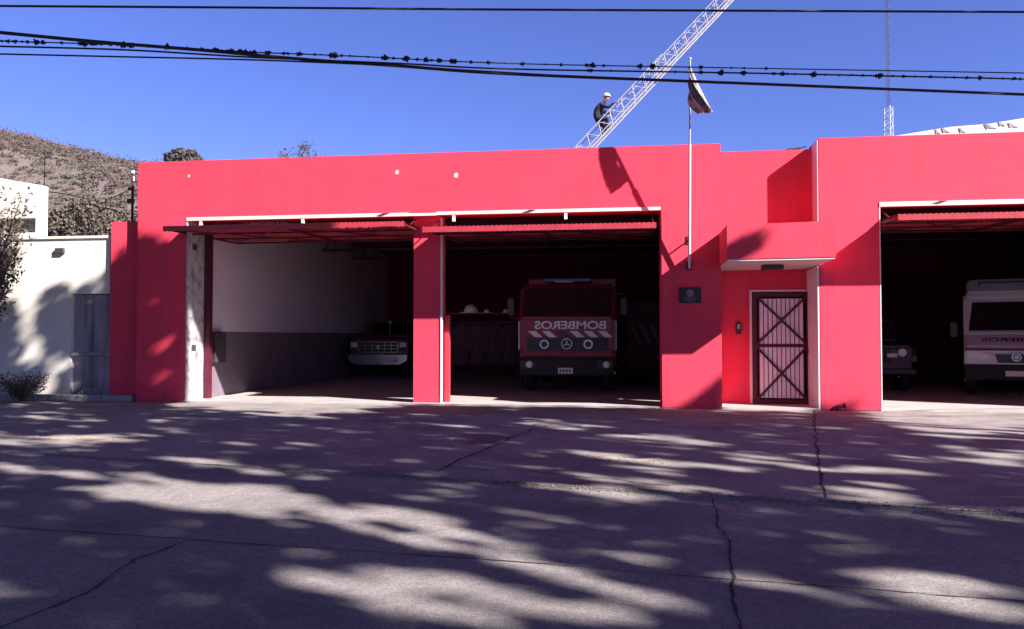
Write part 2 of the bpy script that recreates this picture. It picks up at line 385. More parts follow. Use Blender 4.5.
# interiors
w = MB(); w.box(-9.7, -9.37, .762, 14.9, 1.52, 4.6); w.each('interior_wall', 'inwhite', st)
w = MB(); w.box(-9.7, -9.365, .762, 14.9, 0, 1.518); w.build('interior_dado', 'indark', st)
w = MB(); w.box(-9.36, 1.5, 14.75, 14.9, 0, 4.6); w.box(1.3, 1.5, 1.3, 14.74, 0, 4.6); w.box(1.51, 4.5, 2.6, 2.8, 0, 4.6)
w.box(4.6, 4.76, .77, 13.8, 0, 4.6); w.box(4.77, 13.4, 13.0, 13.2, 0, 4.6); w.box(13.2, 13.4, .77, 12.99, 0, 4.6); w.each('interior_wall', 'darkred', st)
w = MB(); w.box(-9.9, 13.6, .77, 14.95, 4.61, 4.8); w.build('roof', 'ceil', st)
def truss(x0, x1, y, zb):
    w = MB(); w.box(x0, x1, y, y+.08, 4.5, 4.6); w.box(x0, x1, y, y+.08, zb, zb+.07); n = int((x1-x0)/.41)
    for i in range(n):
        x = x0+.04 + i*.41; w.tube([(x, y+.04, zb+.03), (x+.205, y+.04, 4.55)], .015, 5); w.tube([(x+.205, y+.04, 4.55), (x+.41, y+.04, zb+.03)], .015, 5)
    w.build('roof_truss', 'maroon', st)
for y in (2.6, 5.2, 7.8, 10.4): truss(-9.36, 1.29, y, 4.05); truss(4.77, 13.1, y, 4.1)
w = MB(); w.box(-9.35, 1.29, .03, 14.74, -.02, .03); w.box(4.78, 13.19, .0, 12.99, -.02, .03); w.box(1.842, 3.64, .003, .949, -.02, .035); w.each('floor_slab', 'floor', st)
w = MB(); w.box(-9.36, -9.22, 1.0, 1.5, .82, 1.5, .01); w.each('wall_cabinet', 'tile', st)

def corr(mb, x0, x1, y0, y1, z, amp=.02, pitch=.09, th=.012):   # corrugated sheet, ridges along y
    n = int((x1-x0)/pitch*4); P = []
    for i in range(n+1):
        x = x0+(x1-x0)*i/n; zz = z + amp*math.sin(i*math.pi/2)
        P.append([mb.bm.verts.new(q) for q in ((x, y0, zz), (x, y1, zz), (x, y1, zz+th), (x, y0, zz+th))])
    for a, b in zip(P, P[1:]):
        for k in range(4): mb.bm.faces.new((a[k], b[k], b[(k+1) % 4], a[(k+1) % 4]))
def garage_door(x0, x1, yo, yi, z, tilt, m='reddoor', label=None, sag=0):
    d = bpy.data.objects.new('garage_door', None); COL.objects.link(d); d.parent = st; d.location = (0, yo, z); d.rotation_euler = (tilt, 0, 0)
    if label: d['label'] = label
    L = yi-yo; b = MB(); corr(b, x0, x1, .0, L, .045, amp=.009); p = b.build('door_sheet', m, d)
    b = MB(); n = int((x1-x0)/.045)                                 # corrugated outer edge, seen end-on from the street
    pts = []
    for i in range(n+1):
        x = x0+(x1-x0)*i/n; pts.append((x, -.055 + (.008 if i % 2 else -.002) + sag*rnd.uniform(-.4, .6)))
    b.prism([(x0, .05), (x1, .05)] + pts[::-1], -.012, .0, 'y'); b.build('door_edge', m, d)
    b = MB()
    for x in (x0+.03, (x0+x1)/2, x1-.03): b.box(x-.025, x+.025, .01, L, -.02, .02)
    for y in (.06, L*.33, L*.66, L-.05): b.box(x0+.06, x1-.06, y-.02, y+.02, -.018, .018)
    for s in (0, 1):
        a = x0+.05 if s == 0 else (x0+x1)/2; c = (x0+x1)/2 if s == 0 else x1-.05
        b.tube([(a, .08, -.01), (c, L-.1, -.01)], .014, 5); b.tube([(c, .08, -.012), (a, L-.1, -.012)], .014, 5)
    b.build('door_frame', 'maroon', d)
    b = MB()
    for x in (x0+.04, x1-.04): b.tube([(x, .5, .02), (x, 1.3, .33)], .014, 6)
    b.each('door_arm', 'maroon', d)
    return d
garage_door(-9.42, -4.32, -.80, 2.3, 3.62, R(1.0), 'reddoor', 'battered sagging door of the left bay', sag=.03)
garage_door(-3.93, .56, -.88, 2.2, 3.49, R(2.6), 'reddoor')
garage_door(4.86, 9.8, -.80, 2.3, 3.56, R(2.0), 'reddoor')
# things hanging in the gap above the left door
w = MB()
for x in (-6.75, -9.05, -3.5, -1.2): w.box(x-.03, x+.03, .0, .035, 3.77, 3.90)
w.each('door_hanger', 'white', st)

# entrance gate
gate = bpy.data.objects.new('entrance_gate', None); COL.objects.link(gate); gate.parent = st; gate.location = (2.56, .90, .04)
GW, GH = 1.13, 2.27
b = MB()
for x0, x1, z0, z1 in ((0, .08, 0, GH), (GW-.08, GW, 0, GH), (.08, GW-.08, 0, .09), (.08, GW-.08, GH-.09, GH), (.08, GW-.08, 1.15, 1.22)): b.box(x0, x1, -.02, .03, z0, z1)
b.build('gate_frame', 'maroon', gate)
b = MB()
for z0, z1 in ((.09, 1.15), (1.22, GH-.09)):
    for a, c in (((.08, z0), (GW-.08, z1)), ((.08, z1), (GW-.08, z0))):
        dx, dz = c[0]-a[0], c[1]-a[1]; l = math.hypot(dx, dz); nx_, nz_ = -dz/l*.024, dx/l*.024
        off = -.005 if a[1] == z0 else .0
        b.prism([(a[0]+nx_, a[1]+nz_), (c[0]+nx_, c[1]+nz_), (c[0]-nx_, c[1]-nz_), (a[0]-nx_, a[1]-nz_)], -.035+off, -.021+off, 'y')
b.each('gate_brace', 'maroon', gate)
n = 10; x0, x1 = .13, GW-.13
b = MB(); b.box(x0-.02, x1+.02, .0125, .018, .11, GH-.12); b.build('gate_rib_shade', 'maroon', gate)  # dark sheet: the shade between the ribs is put into its colour
b = MB()
for i in range(n):
    x = x0+(x1-x0)*(i+.5)/n; h = (x1-x0)/n*.42; b.prism([(x-h, .012), (x-h*.8, -.014), (x+h*.8, -.014), (x+h, .012)], .12, GH-.13, 'z')
b.build('gate_sheet', 'gatewhite', gate)
b = MB(); b.box(GW-.075, GW-.03, -.075, -.021, 1.02, 1.14, .008); b.build('gate_handle', 'dgrey', gate)
w = MB(); w.box(2.50, 2.545, .88, .949, .04, 2.36); w.box(2.546, 3.63, .88, .949, 2.325, 2.36); w.build('gate_surround', 'white', st)
w = MB(); w.box(2.23, 2.33, .90, .949, 1.46, 1.70, .01); w.build('intercom', 'tile', st)
w = MB(); w.box(2.255, 2.305, .888, .899, 1.56, 1.66); w.build('intercom_grille', 'steel', st)

# plaque
pq = thing('plaque', 'dark plaque with a pale emblem on the red pier beside the flagpole foot', 'plaque', (1.24, -.001, 2.22))
b = MB(); b.box(-.21, .21, -.03, 0, -.155, .155, .006); b.build('plate', 'plaque', pq)
b = MB(); b.ring((0, .04), .045, .075, -.036, -.031, 20); b.prism([(-.04, .0), (.04, .0), (.05, .06), (0, .1), (-.05, .06)], -.035, -.031, 'y'); b.build('emblem', 'emblem', pq)
b = MB()
for k in range(3): b.box(-.13+.02*k, .13-.02*k, -.034, -.031, -.06-.03*k, -.05-.03*k)
b.each('engraved_line', 'emblem', pq)
# stub by the right pier
s_ = thing('pipe_stub', 'short bent pipe stub at the foot of the pier right of the gate', 'pipe', (3.95, -.08, 0))
b = MB(); b.tube([(-.12, -.06, .02), (-.05, -.03, .06), (.04, 0, .09), (.14, .02, .10)], .035, 8); b.tube([(.0, 0, 0), (.0, 0, .09)], .025, 8); b.build('pipe', 'darkred', s_)
b = MB(); b.tube([(.13, .018, .10), (.155, .022, .10)], .05, 10); b.build('flange', 'maroon', s_)
# little scrap on the centre roof
rv = thing('roof_scrap', 'bent strip of dark metal lying on the parapet above the entrance', 'scrap metal', (3.3, .6, 5.13))
b = MB(); b.tube([(-.15, 0, .02), (0, .02, .06), (.12, 0, .04), (.28, 0, .09)], .014, 5); b.tube([(-.05, .03, .0), (.15, .03, .08)], .012, 5); b.build('strip', 'tile', rv)

# flagpole and flag
fp = thing('flagpole', 'thin white flagpole leaning out from the red pier right of the middle bay', 'flagpole', (1.22, 0, 2.8))
P0 = Vector((0, -.12, -.06)); P1 = Vector((-.02, -.82, 3.82))
b = MB(); b.tube([P0 + (P1-P0)*k/10 for k in range(7)], .026, 10); b.build('lower_pole', 'white', fp)
b = MB(); b.tube([P0 + (P1-P0)*k/10 for k in range(6, 11)], .017, 8); b.ball(P1, .03); b.build('upper_pole', 'steel', fp)
b = MB(); b.tube([(0, 0, .5), (0, -.2, .5)], .015, 6); b.box(-.05, .05, -.015, 0, .42, .58); b.tube([(0, 0, 0), P0+Vector((0, 0, .04))], .02, 6); b.box(-.06, .06, -.015, 0, -.08, .08); b.each('bracket', 'maroon', fp)
fl = MB(); nu, nv = 26, 26; Vg = []
base = Vector((1.22, 0, 2.8)) + P0; dirp = (P1-P0)
for j in range(nv):
    v = j/(nv-1); row = []
    hp = base + dirp*(.998 - .15*v)
    for i in range(nu):
        u = i/(nu-1)
        x = (.44 - .26*v)*u**1.35 - .07*math.sin(u*2.6)*v + .02*math.sin(v*15 + u*4)
        z = -(1.02 - .60*v)*u
        y = .07*math.sin(v*13 + u*3)*(.35+u) + .03*math.sin(v*29 + u*6)
        row.append(fl.bm.verts.new((hp.x+x-.02, hp.y - .05 + y, hp.z + z)))
    Vg.append(row)
for j in range(nv-1):
    for i in range(nu-1): fl.bm.faces.new((Vg[j][i], Vg[j][i+1], Vg[j+1][i+1], Vg[j+1][i])).smooth = True
flag = fl.build('flag', 'flag'); tag(flag, 'limp grey and white flag hanging in folds from the top of the flagpole', 'flag')

# service mast at the left corner
sm = thing('service_mast', 'thin dark service mast with white insulator at the left corner of the red building', 'service mast', (-11.05, .62, 0))
b = MB(); b.tube([(0, 0, 0), (0, 0, 5.1)], .03, 8); b.build('mast', 'maroon', sm)
b = MB(); b.tube([(0, 0, 5.1), (0, 0, 5.16)], .045, 10); b.tube([(.04, -.03, 4.92), (.04, -.03, 5.02)], .02, 8); b.each('insulator', 'white', sm)
b = MB(); b.box(-.1, .03, -.06, .04, 4.42, 4.52, .01); b.box(-.09, 0, -.05, .03, 4.72, 4.78); b.each('clamp', 'tile', sm)

# ------------------------------------------------------------------ neighbour house on the left
nh = thing('neighbour_house', 'cream white neighbouring house with a flat roof at the left edge of the picture', 'house', (0, 0, 0))
b = MB(); b.box(-24, -11.36, .30, 9, 2.36, 3.60); b.box(-24, -12.285, .303, 8.9, 0, 2.359); b.each('wall', 'cream', nh)
b = MB(); b.box(-24, -13.1, .32, .55, 3.66, 3.76); b.box(-13.22, -13.1, .32, .55, 3.761, 4.09); b.prism([(-24, 4.09), (-13.1, 4.09), (-13.1, 4.83), (-14.12, 5.02), (-24, 6.4)], .32, .55, 'y'); b.each('upper_storey', 'cream', nh)
b = MB(); b.box(-24, -13.221, .50, .55, 3.761, 4.089); b.build('window', 'grey', nh)
b = MB(); b.box(-24, -11.33, .26, 9.05, 3.601, 3.655); b.build('parapet_cap', 'cream', nh)
wl = MB(); wl.box(-12.67, -12.46, .23, .299, 3.26, 3.39, .015); wl.build('wall_lamp', 'tile', nh)
b = MB(); b.tube([(-13.95, 1.5, 4.5), (-13.95, 1.5, 5.95)], .010, 5); b.tube([(-14.05, 1.5, 5.75), (-13.85, 1.5, 5.75)], .006, 4); b.build('aerial', 'tile', nh)
gw = thing('garden_wall', 'stained grey rendered wall with a ledge between the cream house and red station', 'wall', (0, 0, 0))
b = MB(); b.box(-12.284, -11.272, .40, .6, 0, 2.34); b.each('wall', 'grey', gw)
b = MB(); b.box(-12.28, -11.272, .27, .399, .98, 1.06, .01); b.box(-12.1, -11.272, .32, .399, 0, .28); b.each('ledge', 'grey', gw)
kb = thing('low_kerb', 'low crumbling kerb at the foot of the grey stained wall', 'kerb', (0, 0, 0))
b = MB(); b.box(-24, -10.6, -.02, .16, 0, .13, .02); b.build('kerb_stone', 'grey', kb)

# shrub and weeds on the left
def clump(name, label, cat, loc, stems, spread, height, nleaf, L, Wd, m, seed, lean=(0, 0)):
    r = random.Random(seed); rg = np.random.default_rng(seed)
    o = thing(name, label, cat, loc); b = MB(); C = []
    for i in range(stems):
        a = r.uniform(0, 6.28); q = r.uniform(.2, 1)*spread; h = height*r.uniform(.55, 1)
        pts = [Vector((math.cos(a)*q*k**1.4 + lean[0]*k, math.sin(a)*q*k**1.4 + lean[1]*k, h*k)) + Vector((r.uniform(-.03, .03), r.uniform(-.03, .03), 0)) for k in (0, .25, .5, .75, 1)]
        b.tube(pts, .02*height/2, 5, .004)
        for t in range(nleaf//stems):
            k = r.uniform(.3, 1) if height < 2 else r.uniform(.5, 1); j = min(3, int(k*4)); p = pts[j].lerp(pts[j+1], k*4-j)
            C.append(p + Vector([r.gauss(0, spread*.09) for _ in range(3)]))
    b.build('stem', 'bark', o)
    f = quads_mesh('foliage', leaf_quads(np.array([tuple(c) for c in C]), L, Wd, rg), m, o); return o
# shrub rooted beyond the left edge, its crown leaning into view
clump('shrub', 'dark leafed shrub leaning in at the left edge before the cream house', 'shrub', (-14.15, -.6, 0), 30, 1.2, 5.0, 7500, .10, .045, 'dryleaf', 3, (.4, 0))
clump('weeds', 'dry tangled weeds on the ground at the foot of the cream house', 'weeds', (-13.0, -.3, 0), 60, .75, .6, 1400, .10, .02, 'dryleaf', 5)
clump('weeds', 'low dry weeds beside the kerb under the grey stained wall', 'weeds', (-11.9, .3, 0), 20, .6, .18, 240, .08, .02, 'dryleaf', 6)

# trees beyond the roof
def far_tree(name, label, loc, h, r, n, m, seed, bare=False):
    o = thing(name, label, 'tree', loc); rr = random.Random(seed); rg = np.random.default_rng(seed); b = MB()
    b.tube([(0, 0, 0), (.1, 0, h*.5), (0, 0, h*.8)], .22, 8, .1); C = []
    for i in range(44 if bare else 14):
        a = rr.uniform(0, 6.28); e = rr.uniform(.15, 1.3); s = Vector((0, 0, h*rr.uniform(.6, .82)))
        q = s + Vector((math.cos(a)*math.cos(e), math.sin(a)*math.cos(e), math.sin(e)*.8))*r*rr.uniform(.8, 1.1)
        b.tube([s, s.lerp(q, .5)+Vector((rr.uniform(-.1, .1), 0, .12)), q], .05, 5, .012)
        if bare:
            for _ in range(5):
                t = s.lerp(q, rr.uniform(.5, 1)); b.tube([t, t+Vector([rr.uniform(-.5, .5), rr.uniform(-.5, .5), rr.uniform(.0, .5)])], .022, 4, .008)
                for _ in range(6): C.append(tuple(t+Vector([rr.gauss(0, .3), rr.gauss(0, .3), rr.gauss(.12, .2)])))
    b.build('trunk', 'bark', o)
    if not bare:
        q = rg.normal(size=(n, 3)); q /= np.linalg.norm(q, axis=1)[:, None]; q *= rg.uniform(.5, 1, size=(n, 1))**.4*r
        lump = np.array([1+.25*noise.noise(Vector(tuple(v))*1.1) for v in q])[:, None]; q = q*lump; q[:, 2] *= .75; q[:, 2] += h*.88
        C = q
    quads_mesh('crown', leaf_quads(np.array(C), .16 if bare else .26 if loc[1] > 20 else .14, .07 if bare else .16 if loc[1] > 20 else .09, rg), m, o); return o
far_tree('tree', 'round dense grey green tree crown showing above the left end of the red roof', (-26.95, 30, 0), 13.75, 1.15, 2600, 'greyleaf', 4)
far_tree('bare_tree', 'sparse thin branched tree top showing above the red roof over the left bay', (-19.6, 30, 0), 14.6, 1.5, 0, 'dryleaf', 8, True)

far_tree('tree', 'dull grey brown tree behind the cream house, nearest its upper storey', (-21.6, 14, 0), 6.6, 1.7, 9000, 'dryleaf', 14)
far_tree('tree', 'dull grey brown tree behind the cream house, midway to the red building', (-19.9, 15.5, 0), 6.1, 1.6, 9000, 'greyleaf', 15)
far_tree('tree', 'dull grey brown tree behind the cream house, nearest the service mast', (-18.3, 14, 0), 5.6, 1.4, 9000, 'dryleaf', 16)

# ------------------------------------------------------------------ ladder, climber, mast, shed behind
U = Vector((.692, 0, .722)); Nn = Vector((-.722, 0, .692))
lad = thing('aerial_ladder', 'pale steel lattice fire ladder rising diagonally behind the red roof', 'ladder', (-1.30, 16.0, 8.93)); lad.scale = (1.142,)*3
def lattice(s0, s1, w_, h_, rb, rt, pitch, name, extra=0):
    b = MB()
    for y in (-w_, w_):
        b.tube([U*s0+Vector((0, y, 0)), U*s1+Vector((0, y, 0))], rb, 6); b.tube([U*s0+Vector((0, y, 0))+Nn*.11, U*s1+Vector((0, y, 0))+Nn*.11], rb*.6, 5)
        b.tube([U*s0+Nn*h_+Vector((0, y, 0)), U*s1+Nn*h_+Vector((0, y, 0))], rt, 5)
        k = s0
        while k < s1-pitch*.5:
            b.tube([U*k+Vector((0, y, 0)), U*(k+pitch/2)+Nn*h_+Vector((0, y, 0))], .014, 4); b.tube([U*(k+pitch/2)+Nn*h_+Vector((0, y, 0)), U*(k+pitch)+Vector((0, y, 0))], .014, 4); k += pitch
    b.build(name, 'steel', lad)
    b = MB(); k = s0+.1
    while k < s1: b.tube([U*k+Vector((0, -w_, 0))+Nn*.05, U*k+Vector((0, w_, 0))+Nn*.05], .018, 5); k += .3
    b.each('rung', 'steel', lad)
lattice(-8.5, 3.9, .27, .44, .034, .018, .56, 'lower_section')
lattice(3.2, 12.0, .22, .40, .032, .018, .50, 'upper_section')
b = MB(); b.box(-7.2, -5.2, -.8, 1.0, -7.8, -7.1, .05); b.tube([(-6.1, 0, -7.1), (-6.1, 0, -6.2)], .55, 20); b.box(-6.6, -5.4, -.42, .42, -6.2, -5.7, .04); b.build('turntable', 'trred', lad)

pe = thing('person', 'climber in dark clothes and cream helmet on the diagonal ladder', 'person', (-1.30, 16.0, 8.93)); pe.scale = (1.142,)*3
def uv_(s, n, y): p = U*s+Nn*n; return (p.x, y, p.z)
V = [(.20, 0, 1.06), (.17, 0, 1.26), (.27, 0, 1.45), (.36, 0, 1.56), (.42, 0, 1.60), (.45, 0, 1.68)]
E_ = [(0, 1), (1, 2), (2, 3), (3, 4), (4, 5)]; Rr = [.16, .16, .175, .08, .06, .06]
def addv(p, r, par): V.append(p); Rr.append(r); E_.append((par, len(V)-1)); return len(V)-1
for sgn in (-1, 1):
    y = sgn*.1
    h_ = addv((.20, y, 1.0), .11, 0); kx = .52 if sgn < 0 else .46; kz = .98 if sgn < 0 else .72
    kn = addv((kx, y*1.3, kz), .075, h_); ft = uv_(.83 if sgn < 0 else .53, .10, y*1.2); an = addv((ft[0]-.04, ft[1], ft[2]+.08), .05, kn); addv((ft[0]+.12, ft[1], ft[2]+.03), .045, an)
    sh = addv((.30, sgn*.19, 1.46), .075, 2); hx = uv_(1.66 if sgn < 0 else 1.42, .44, sgn*.27)
    el = addv(((.30+hx[0])/2-.02, sgn*.25, (1.46+hx[2])/2-.14), .05, sh); addv((hx[0]-.06, sgn*.27, hx[2]-.0), .035, el)
skin_mesh('body', V, E_, [r*1.22 for r in Rr], 'navy', pe, 2)
b = MB(); hc = (.48, 0, 1.76); b.ball(hc, .085, .078, .11); b.ball((.565, 0, 1.75), .02, .014, .022, 8, 6)
for sgn in (-1, 1): b.ball((.47, sgn*.078, 1.75), .02, .012, .03, 8, 6)
b.tube([(.41, 0, 1.62), (.46, 0, 1.72)], .055, 8)
b.build('head', 'skin', pe)
for sgn in (-1, 1):
    b = MB()
    hx = Vector(uv_(1.66 if sgn < 0 else 1.42, .44, sgn*.27)); b.ball(hx-Vector((.02, 0, .0)), .045, .04, .03, 8, 6)
    for f in range(4): o_ = Vector((0, (f-1.5)*.02, 0)); b.tube([hx+o_, hx+o_+Vector((.045, 0, .03)), hx+o_+Vector((.06, 0, -.005)), hx+o_+Vector((.04, 0, -.03))], .009, 5)
    b.tube([hx+Vector((-.01, -sgn*.03, 0)), hx+Vector((.02, -sgn*.05, -.03)), hx+Vector((.04, -sgn*.035, -.04))], .01, 5)
    b.build('hand', 'skin', pe)
b = MB()
for sgn in (-1, 1): b.ball((.545, sgn*.03, 1.77), .012, .012, .009, 6, 5)
b.each('eye', 'black', pe)
b = MB(); r_ = bmesh.ops.create_uvsphere(b.bm, u_segments=16, v_segments=10, radius=1)
for q in list(r_['verts']):
    if q.co.z < -.12: b.bm.verts.remove(q)
for q in b.bm.verts: q.co = Vector((hc[0]+q.co.x*.135, q.co.y*.115, hc[2]+.05+q.co.z*.12))
b.tube([(.47, 0, 1.795), (.47, 0, 1.81)], .16, 18); b.build('helmet', 'helmet', pe, True)

ma = thing('radio_mast', 'slender pale lattice radio mast behind the right bay roof', 'radio mast', (12.7, 25, 0))
def tri_lattice(z0, z1, r, tb, pitch, name, m):
    b = MB(); A = [(r*math.cos(a), r*math.sin(a)) for a in (.4, 2.5, 4.6)]
    for x, y in A: b.tube([(x, y, z0), (x, y, z1)], tb, 5)
    z = z0; k = 0
    while z < z1-.01:
        z2 = min(z1, z+pitch)
        for i in range(3):
            p, q = A[i], A[(i+1) % 3]
            if k % 2: p, q = q, p
            b.tube([(*p, z), (*q, z2)], tb*.6, 4)
        z = z2; k += 1
    b.build(name, m, ma)
tri_lattice(0, 12.6, .22, .026, .30, 'lower_section', 'steel'); tri_lattice(12.6, 21, .085, .011, .22, 'upper_section', 'dgrey')

sh = thing('white_shed', 'white sheet roofed shed rising behind the right bay of the station', 'shed', (0, 0, 0))
b = MB(); b.box(9.0, 30, 15, 27, 0, 8.3); b.each('wall', 'white', sh)
b = MB(); pts = [(8.6, 8.45), (9.67, 8.57), (11.34, 8.80), (12.6, 8.86), (13.76, 9.02), (17, 9.3), (24, 9.3), (31, 8.4), (31, 8.3), (8.6, 8.3)]
b.prism(pts, 14, 27.5, 'y'); b.build('roof', 'roofwhite', sh)
b = MB()
for x, z, w_ in ((10.9, 8.64, .12), (11.15, 8.68, .2), (11.7, 8.66, .16), (12.6, 8.76, .3), (13.0, 8.84, .16), (13.35, 8.78, .24)):
    b.prism([(x-w_*.2, z-.09), (x+w_*.1, z-.05), (x+w_*.9, z-.08), (x+w_*.3, z+.01), (x-w_*.1, z+.08), (x-w_*.5, z+.09)], 13.98, 13.995, 'y')
b.each('roof_edge_blotch', 'grey', sh)  # flat irregular grey blotches along the front edge of the roof

# ------------------------------------------------------------------ cables
def cable(path, z, r, label, nodes=60):
    P = [atZ(x, y, z) for x, y in path]
    d0 = (P[1]-P[0]).normalized(); d1 = (P[-1]-P[-2]).normalized()
    P = P
    out = [P[0]-d0*14+Vector((0, 0, .45)), P[0]-d0*7+Vector((0, 0, .1)), P[0]-d0*1.5]
    for i in range(len(P)-1):                 # catmull-rom
        a, b_, c, d = P[max(i-1, 0)], P[i], P[i+1], P[min(i+2, len(P)-1)]
        for k in range(8):
            t = k/8; out.append(.5*((2*b_)+(c-a)*t+(2*a-5*b_+4*c-d)*t*t+(3*b_-a-3*c+d)*t**3))
    out += [P[-1], P[-1]+d1*1.5, P[-1]+d1*7+Vector((0, 0, .1)), P[-1]+d1*14+Vector((0, 0, .4))]; m_ = MB(); m_.tube(out, r, 6); o = m_.build('overhead_cable', 'cable'); tag(o, label, 'cable', 'overhead cables crossing the sky'); return out
cable([(0, 6), (340, 8.2), (512, 9.6), (1024, 12)], 5.2, .013, 'highest thin black cable along the top edge of the sky')
cable([(0, 32.5), (100, 42), (200, 50), (300, 59), (400, 66), (512, 74), (760, 84), (1024, 94.5)], 4.5, .018, 'thickest black cable, lowest of the bundle on the right side')
lump = cable([(0, 41), (150, 46), (250, 52), (350, 56), (512, 63.5), (768, 68.5), (1024, 73)], 4.6, .007, 'thin cable with dark knots, upper one of the bundle on the right')
lump2 = cable([(0, 46.3), (128, 50), (256, 57.5), (400, 63.5), (512, 69), (768, 73.5), (1024, 79)], 4.55, .010, 'middle cable of the bundle between the knotted one and the thickest')
cable([(0, 54), (110, 56.5), (256, 60), (400, 66), (480, 71), (600, 77.5), (768, 84.2), (1024, 94.8)], 4.42, .009, 'lowest cable at the left edge that joins the thickest one')
o = MB(); o.tube([(-11.05, .60, 4.75), (-12.0, .9, 4.5), (-13.0, 1.0, 4.75), (-19, 1.5, 5.6)], .012, 5); tag(o.build('overhead_cable', 'cable'), 'drooping thin cable from the service mast to the cream house', 'cable', 'overhead cables crossing the sky')
# knots (air plants) sitting on the thin cables
b = MB(); r_ = random.Random(2); 
for i in range(46):
    d = Vector([r_.gauss(0, 1) for _ in range(3)]).normalized(); b.tube([d*.008, d*.024*r_.uniform(.7, 1.35)], .007, 4, .003)
b.ball((0, 0, 0), .017, .015, .015, u=8, v=6); b.ball((.012, 0, .006), .012, u=7, v=5)
pl0 = b.build('air_plant', 'cable'); tag(pl0, 'small dark spiky air plant growing on the upper knotted cable', 'air plant', 'air plants on the cables')
def along(path, px):
    best = min(path, key=lambda p: abs((pr(p) or (9e9, 0))[0]-px)); 
    for a, c in zip(path, path[1:]):
        pa, pc = pr(a), pr(c)
        if pa and pc and min(pa[0], pc[0]) <= px <= max(pa[0], pc[0]):
            t = (px-pa[0])/((pc[0]-pa[0]) or 1); return a.lerp(c, t)
    return best
spots = [(lump, x+r_.choice((0, 3, 5))) for x in range(60, 500, 17)] + [(lump, x) for x in (2, 7, 15, 22, 27, 37, 42, 78, 85, 89, 98, 102, 110, 118, 124, 133, 146, 150, 153, 166, 187, 216, 222, 226, 230, 241, 244, 254, 284, 288, 322, 330, 336, 340, 343, 351, 394, 418, 426, 430, 441, 452, 471, 488, 503)]
spots += [(lump, x) for x in (523, 545, 560, 588, 594, 605, 640, 652, 700, 731, 745, 766)] + [(lump2, x) for x in (589, 592, 612, 628, 676, 700, 720, 742, 775, 781, 788, 794, 812, 826, 838, 850, 864, 880, 893, 905, 916, 930, 944, 953, 966, 981, 990, 1003, 1013, 1019)]
for i, (pth, px) in enumerate(spots):
    p = along(pth, px + r_.uniform(-1.5, 1.5)); c = pl0 if i == 0 else pl0.copy()
    if i: COL.objects.link(c)
    s = r_.choice((.45, .6, .7, .8, .9, 1.1, 1.35)); c.scale = (s*r_.uniform(1, 1.7), s, s*.9); c.rotation_euler = (r_.uniform(0, 6), 0, r_.uniform(-.3, .3)); c.location = p
    if pth is lump2: c['label'] = 'small dark spiky air plant on the second, lower knotted cable'

# ------------------------------------------------------------------ vehicles (front faces the street, local y = 0 at the nose)
def wheel(par, x, y, r, w_, z=None, hub='silver'):
    z = r if z is None else z; o = bpy.data.objects.new('wheel', None); COL.objects.link(o); o.parent = par; o.location = (x, y, z)
    b = MB(); b.tube([(-w_/2, 0, 0), (-w_*.35, 0, 0), (w_*.35, 0, 0), (w_/2, 0, 0)], [r*.93, r, r, r*.93], 24); b.build('tyre', 'black', o)
    b = MB(); b.tube([(-w_/2-.01, 0, 0), (w_/2+.01, 0, 0)], r*.55, 16); b.tube([(-w_/2-.03, 0, 0), (w_/2+.03, 0, 0)], r*.2, 10); b.build('rim', hub, o)

# fire truck
ft = thing('fire_truck', 'red fire truck with mirrored lettering and striped front in the middle bay', 'fire truck', (-1.44, 3.5, .03))
HWD = 1.17
b = MB(); b.prism([(.03, .55), (.0, 1.0), (.0, 1.80), (.20, 2.56), (.34, 2.68), (1.9, 2.72), (1.9, .55)], -HWD, HWD, 'x', .09); b.build('cab', 'trred', ft)
b = MB(); b.prism([(-1.09, 1.86), (1.09, 1.86), (1.06, 2.56), (-1.06, 2.56)], -.012, .012, 'y')
for v in b.bm.verts: v.co.y += (v.co.z-1.86)*.263 - .0 
b.build('windscreen', 'glass', ft)
b = MB()
for x in (-.45, .35): b.tube([(x, -.03, 1.84), (x+.32, .06, 2.22)], .012, 5)
b.each('wiper', 'black', ft)
b = MB(); b.box(-1.08, 1.08, -.012, .0, 1.50, 1.79, .003); b.build('bonnet_panel', 'trred', ft)
text_mesh('lettering', 'BOMBEROS', .20, 'refl', ft, 0.08, -.018, 1.655, 1.74, True, bold=.005)
b = MB(); x = -.86
for k in range(6):
    x0 = -.95+k*.34
    if k == 2: continue
    b.prism([(x0, 1.50), (x0+.16, 1.50), (x0+.01, 1.37), (x0-.15+.3, 1.37)][::1] if False else [(x0, 1.51), (x0+.19, 1.51), (x0+.36, 1.36), (x0+.17, 1.36)], -.016, -.0125, 'y')
b.each('stripe', 'refl', ft)
b = MB(); b.prism([(-.27, 1.51), (-.08, 1.51), (.09, 1.36), (-.10, 1.36)], -.015, -.0125, 'y'); b.build('dark_stripe', 'trblue', ft)
b = MB(); b.box(-1.0, 1.0, -.012, .0, 1.02, 1.35, .01); b.build('grille', 'dgrey', ft)
b = MB()
for i in range(5): b.box(-.95, .95, -.02, -.012, 1.06+i*.06, 1.075+i*.06)
b.each('grille_bar', 'black', ft)
for x in (-.55, .52):
    b = MB(); b.ring((x, 1.19), .075, .115, -.04, -.012); b.build('fog_lamp_ring', 'silver', ft)
    b = MB(); b.ring((x, 1.19), .001, .074, -.026, -.013); b.build('fog_lamp', 'dgrey', ft)
b = MB(); b.ring((0, 1.20), .115, .135, -.035, -.021)
for a in (90, 210, 330):
    a = R(a); c, s = math.cos(a), math.sin(a); b.prism([(-s*.02, 1.20+c*.02), (c*.12, 1.20+s*.12), (s*.02, 1.20-c*.02)], -.034, -.022, 'y')
b.build('star_emblem', 'silver', ft)
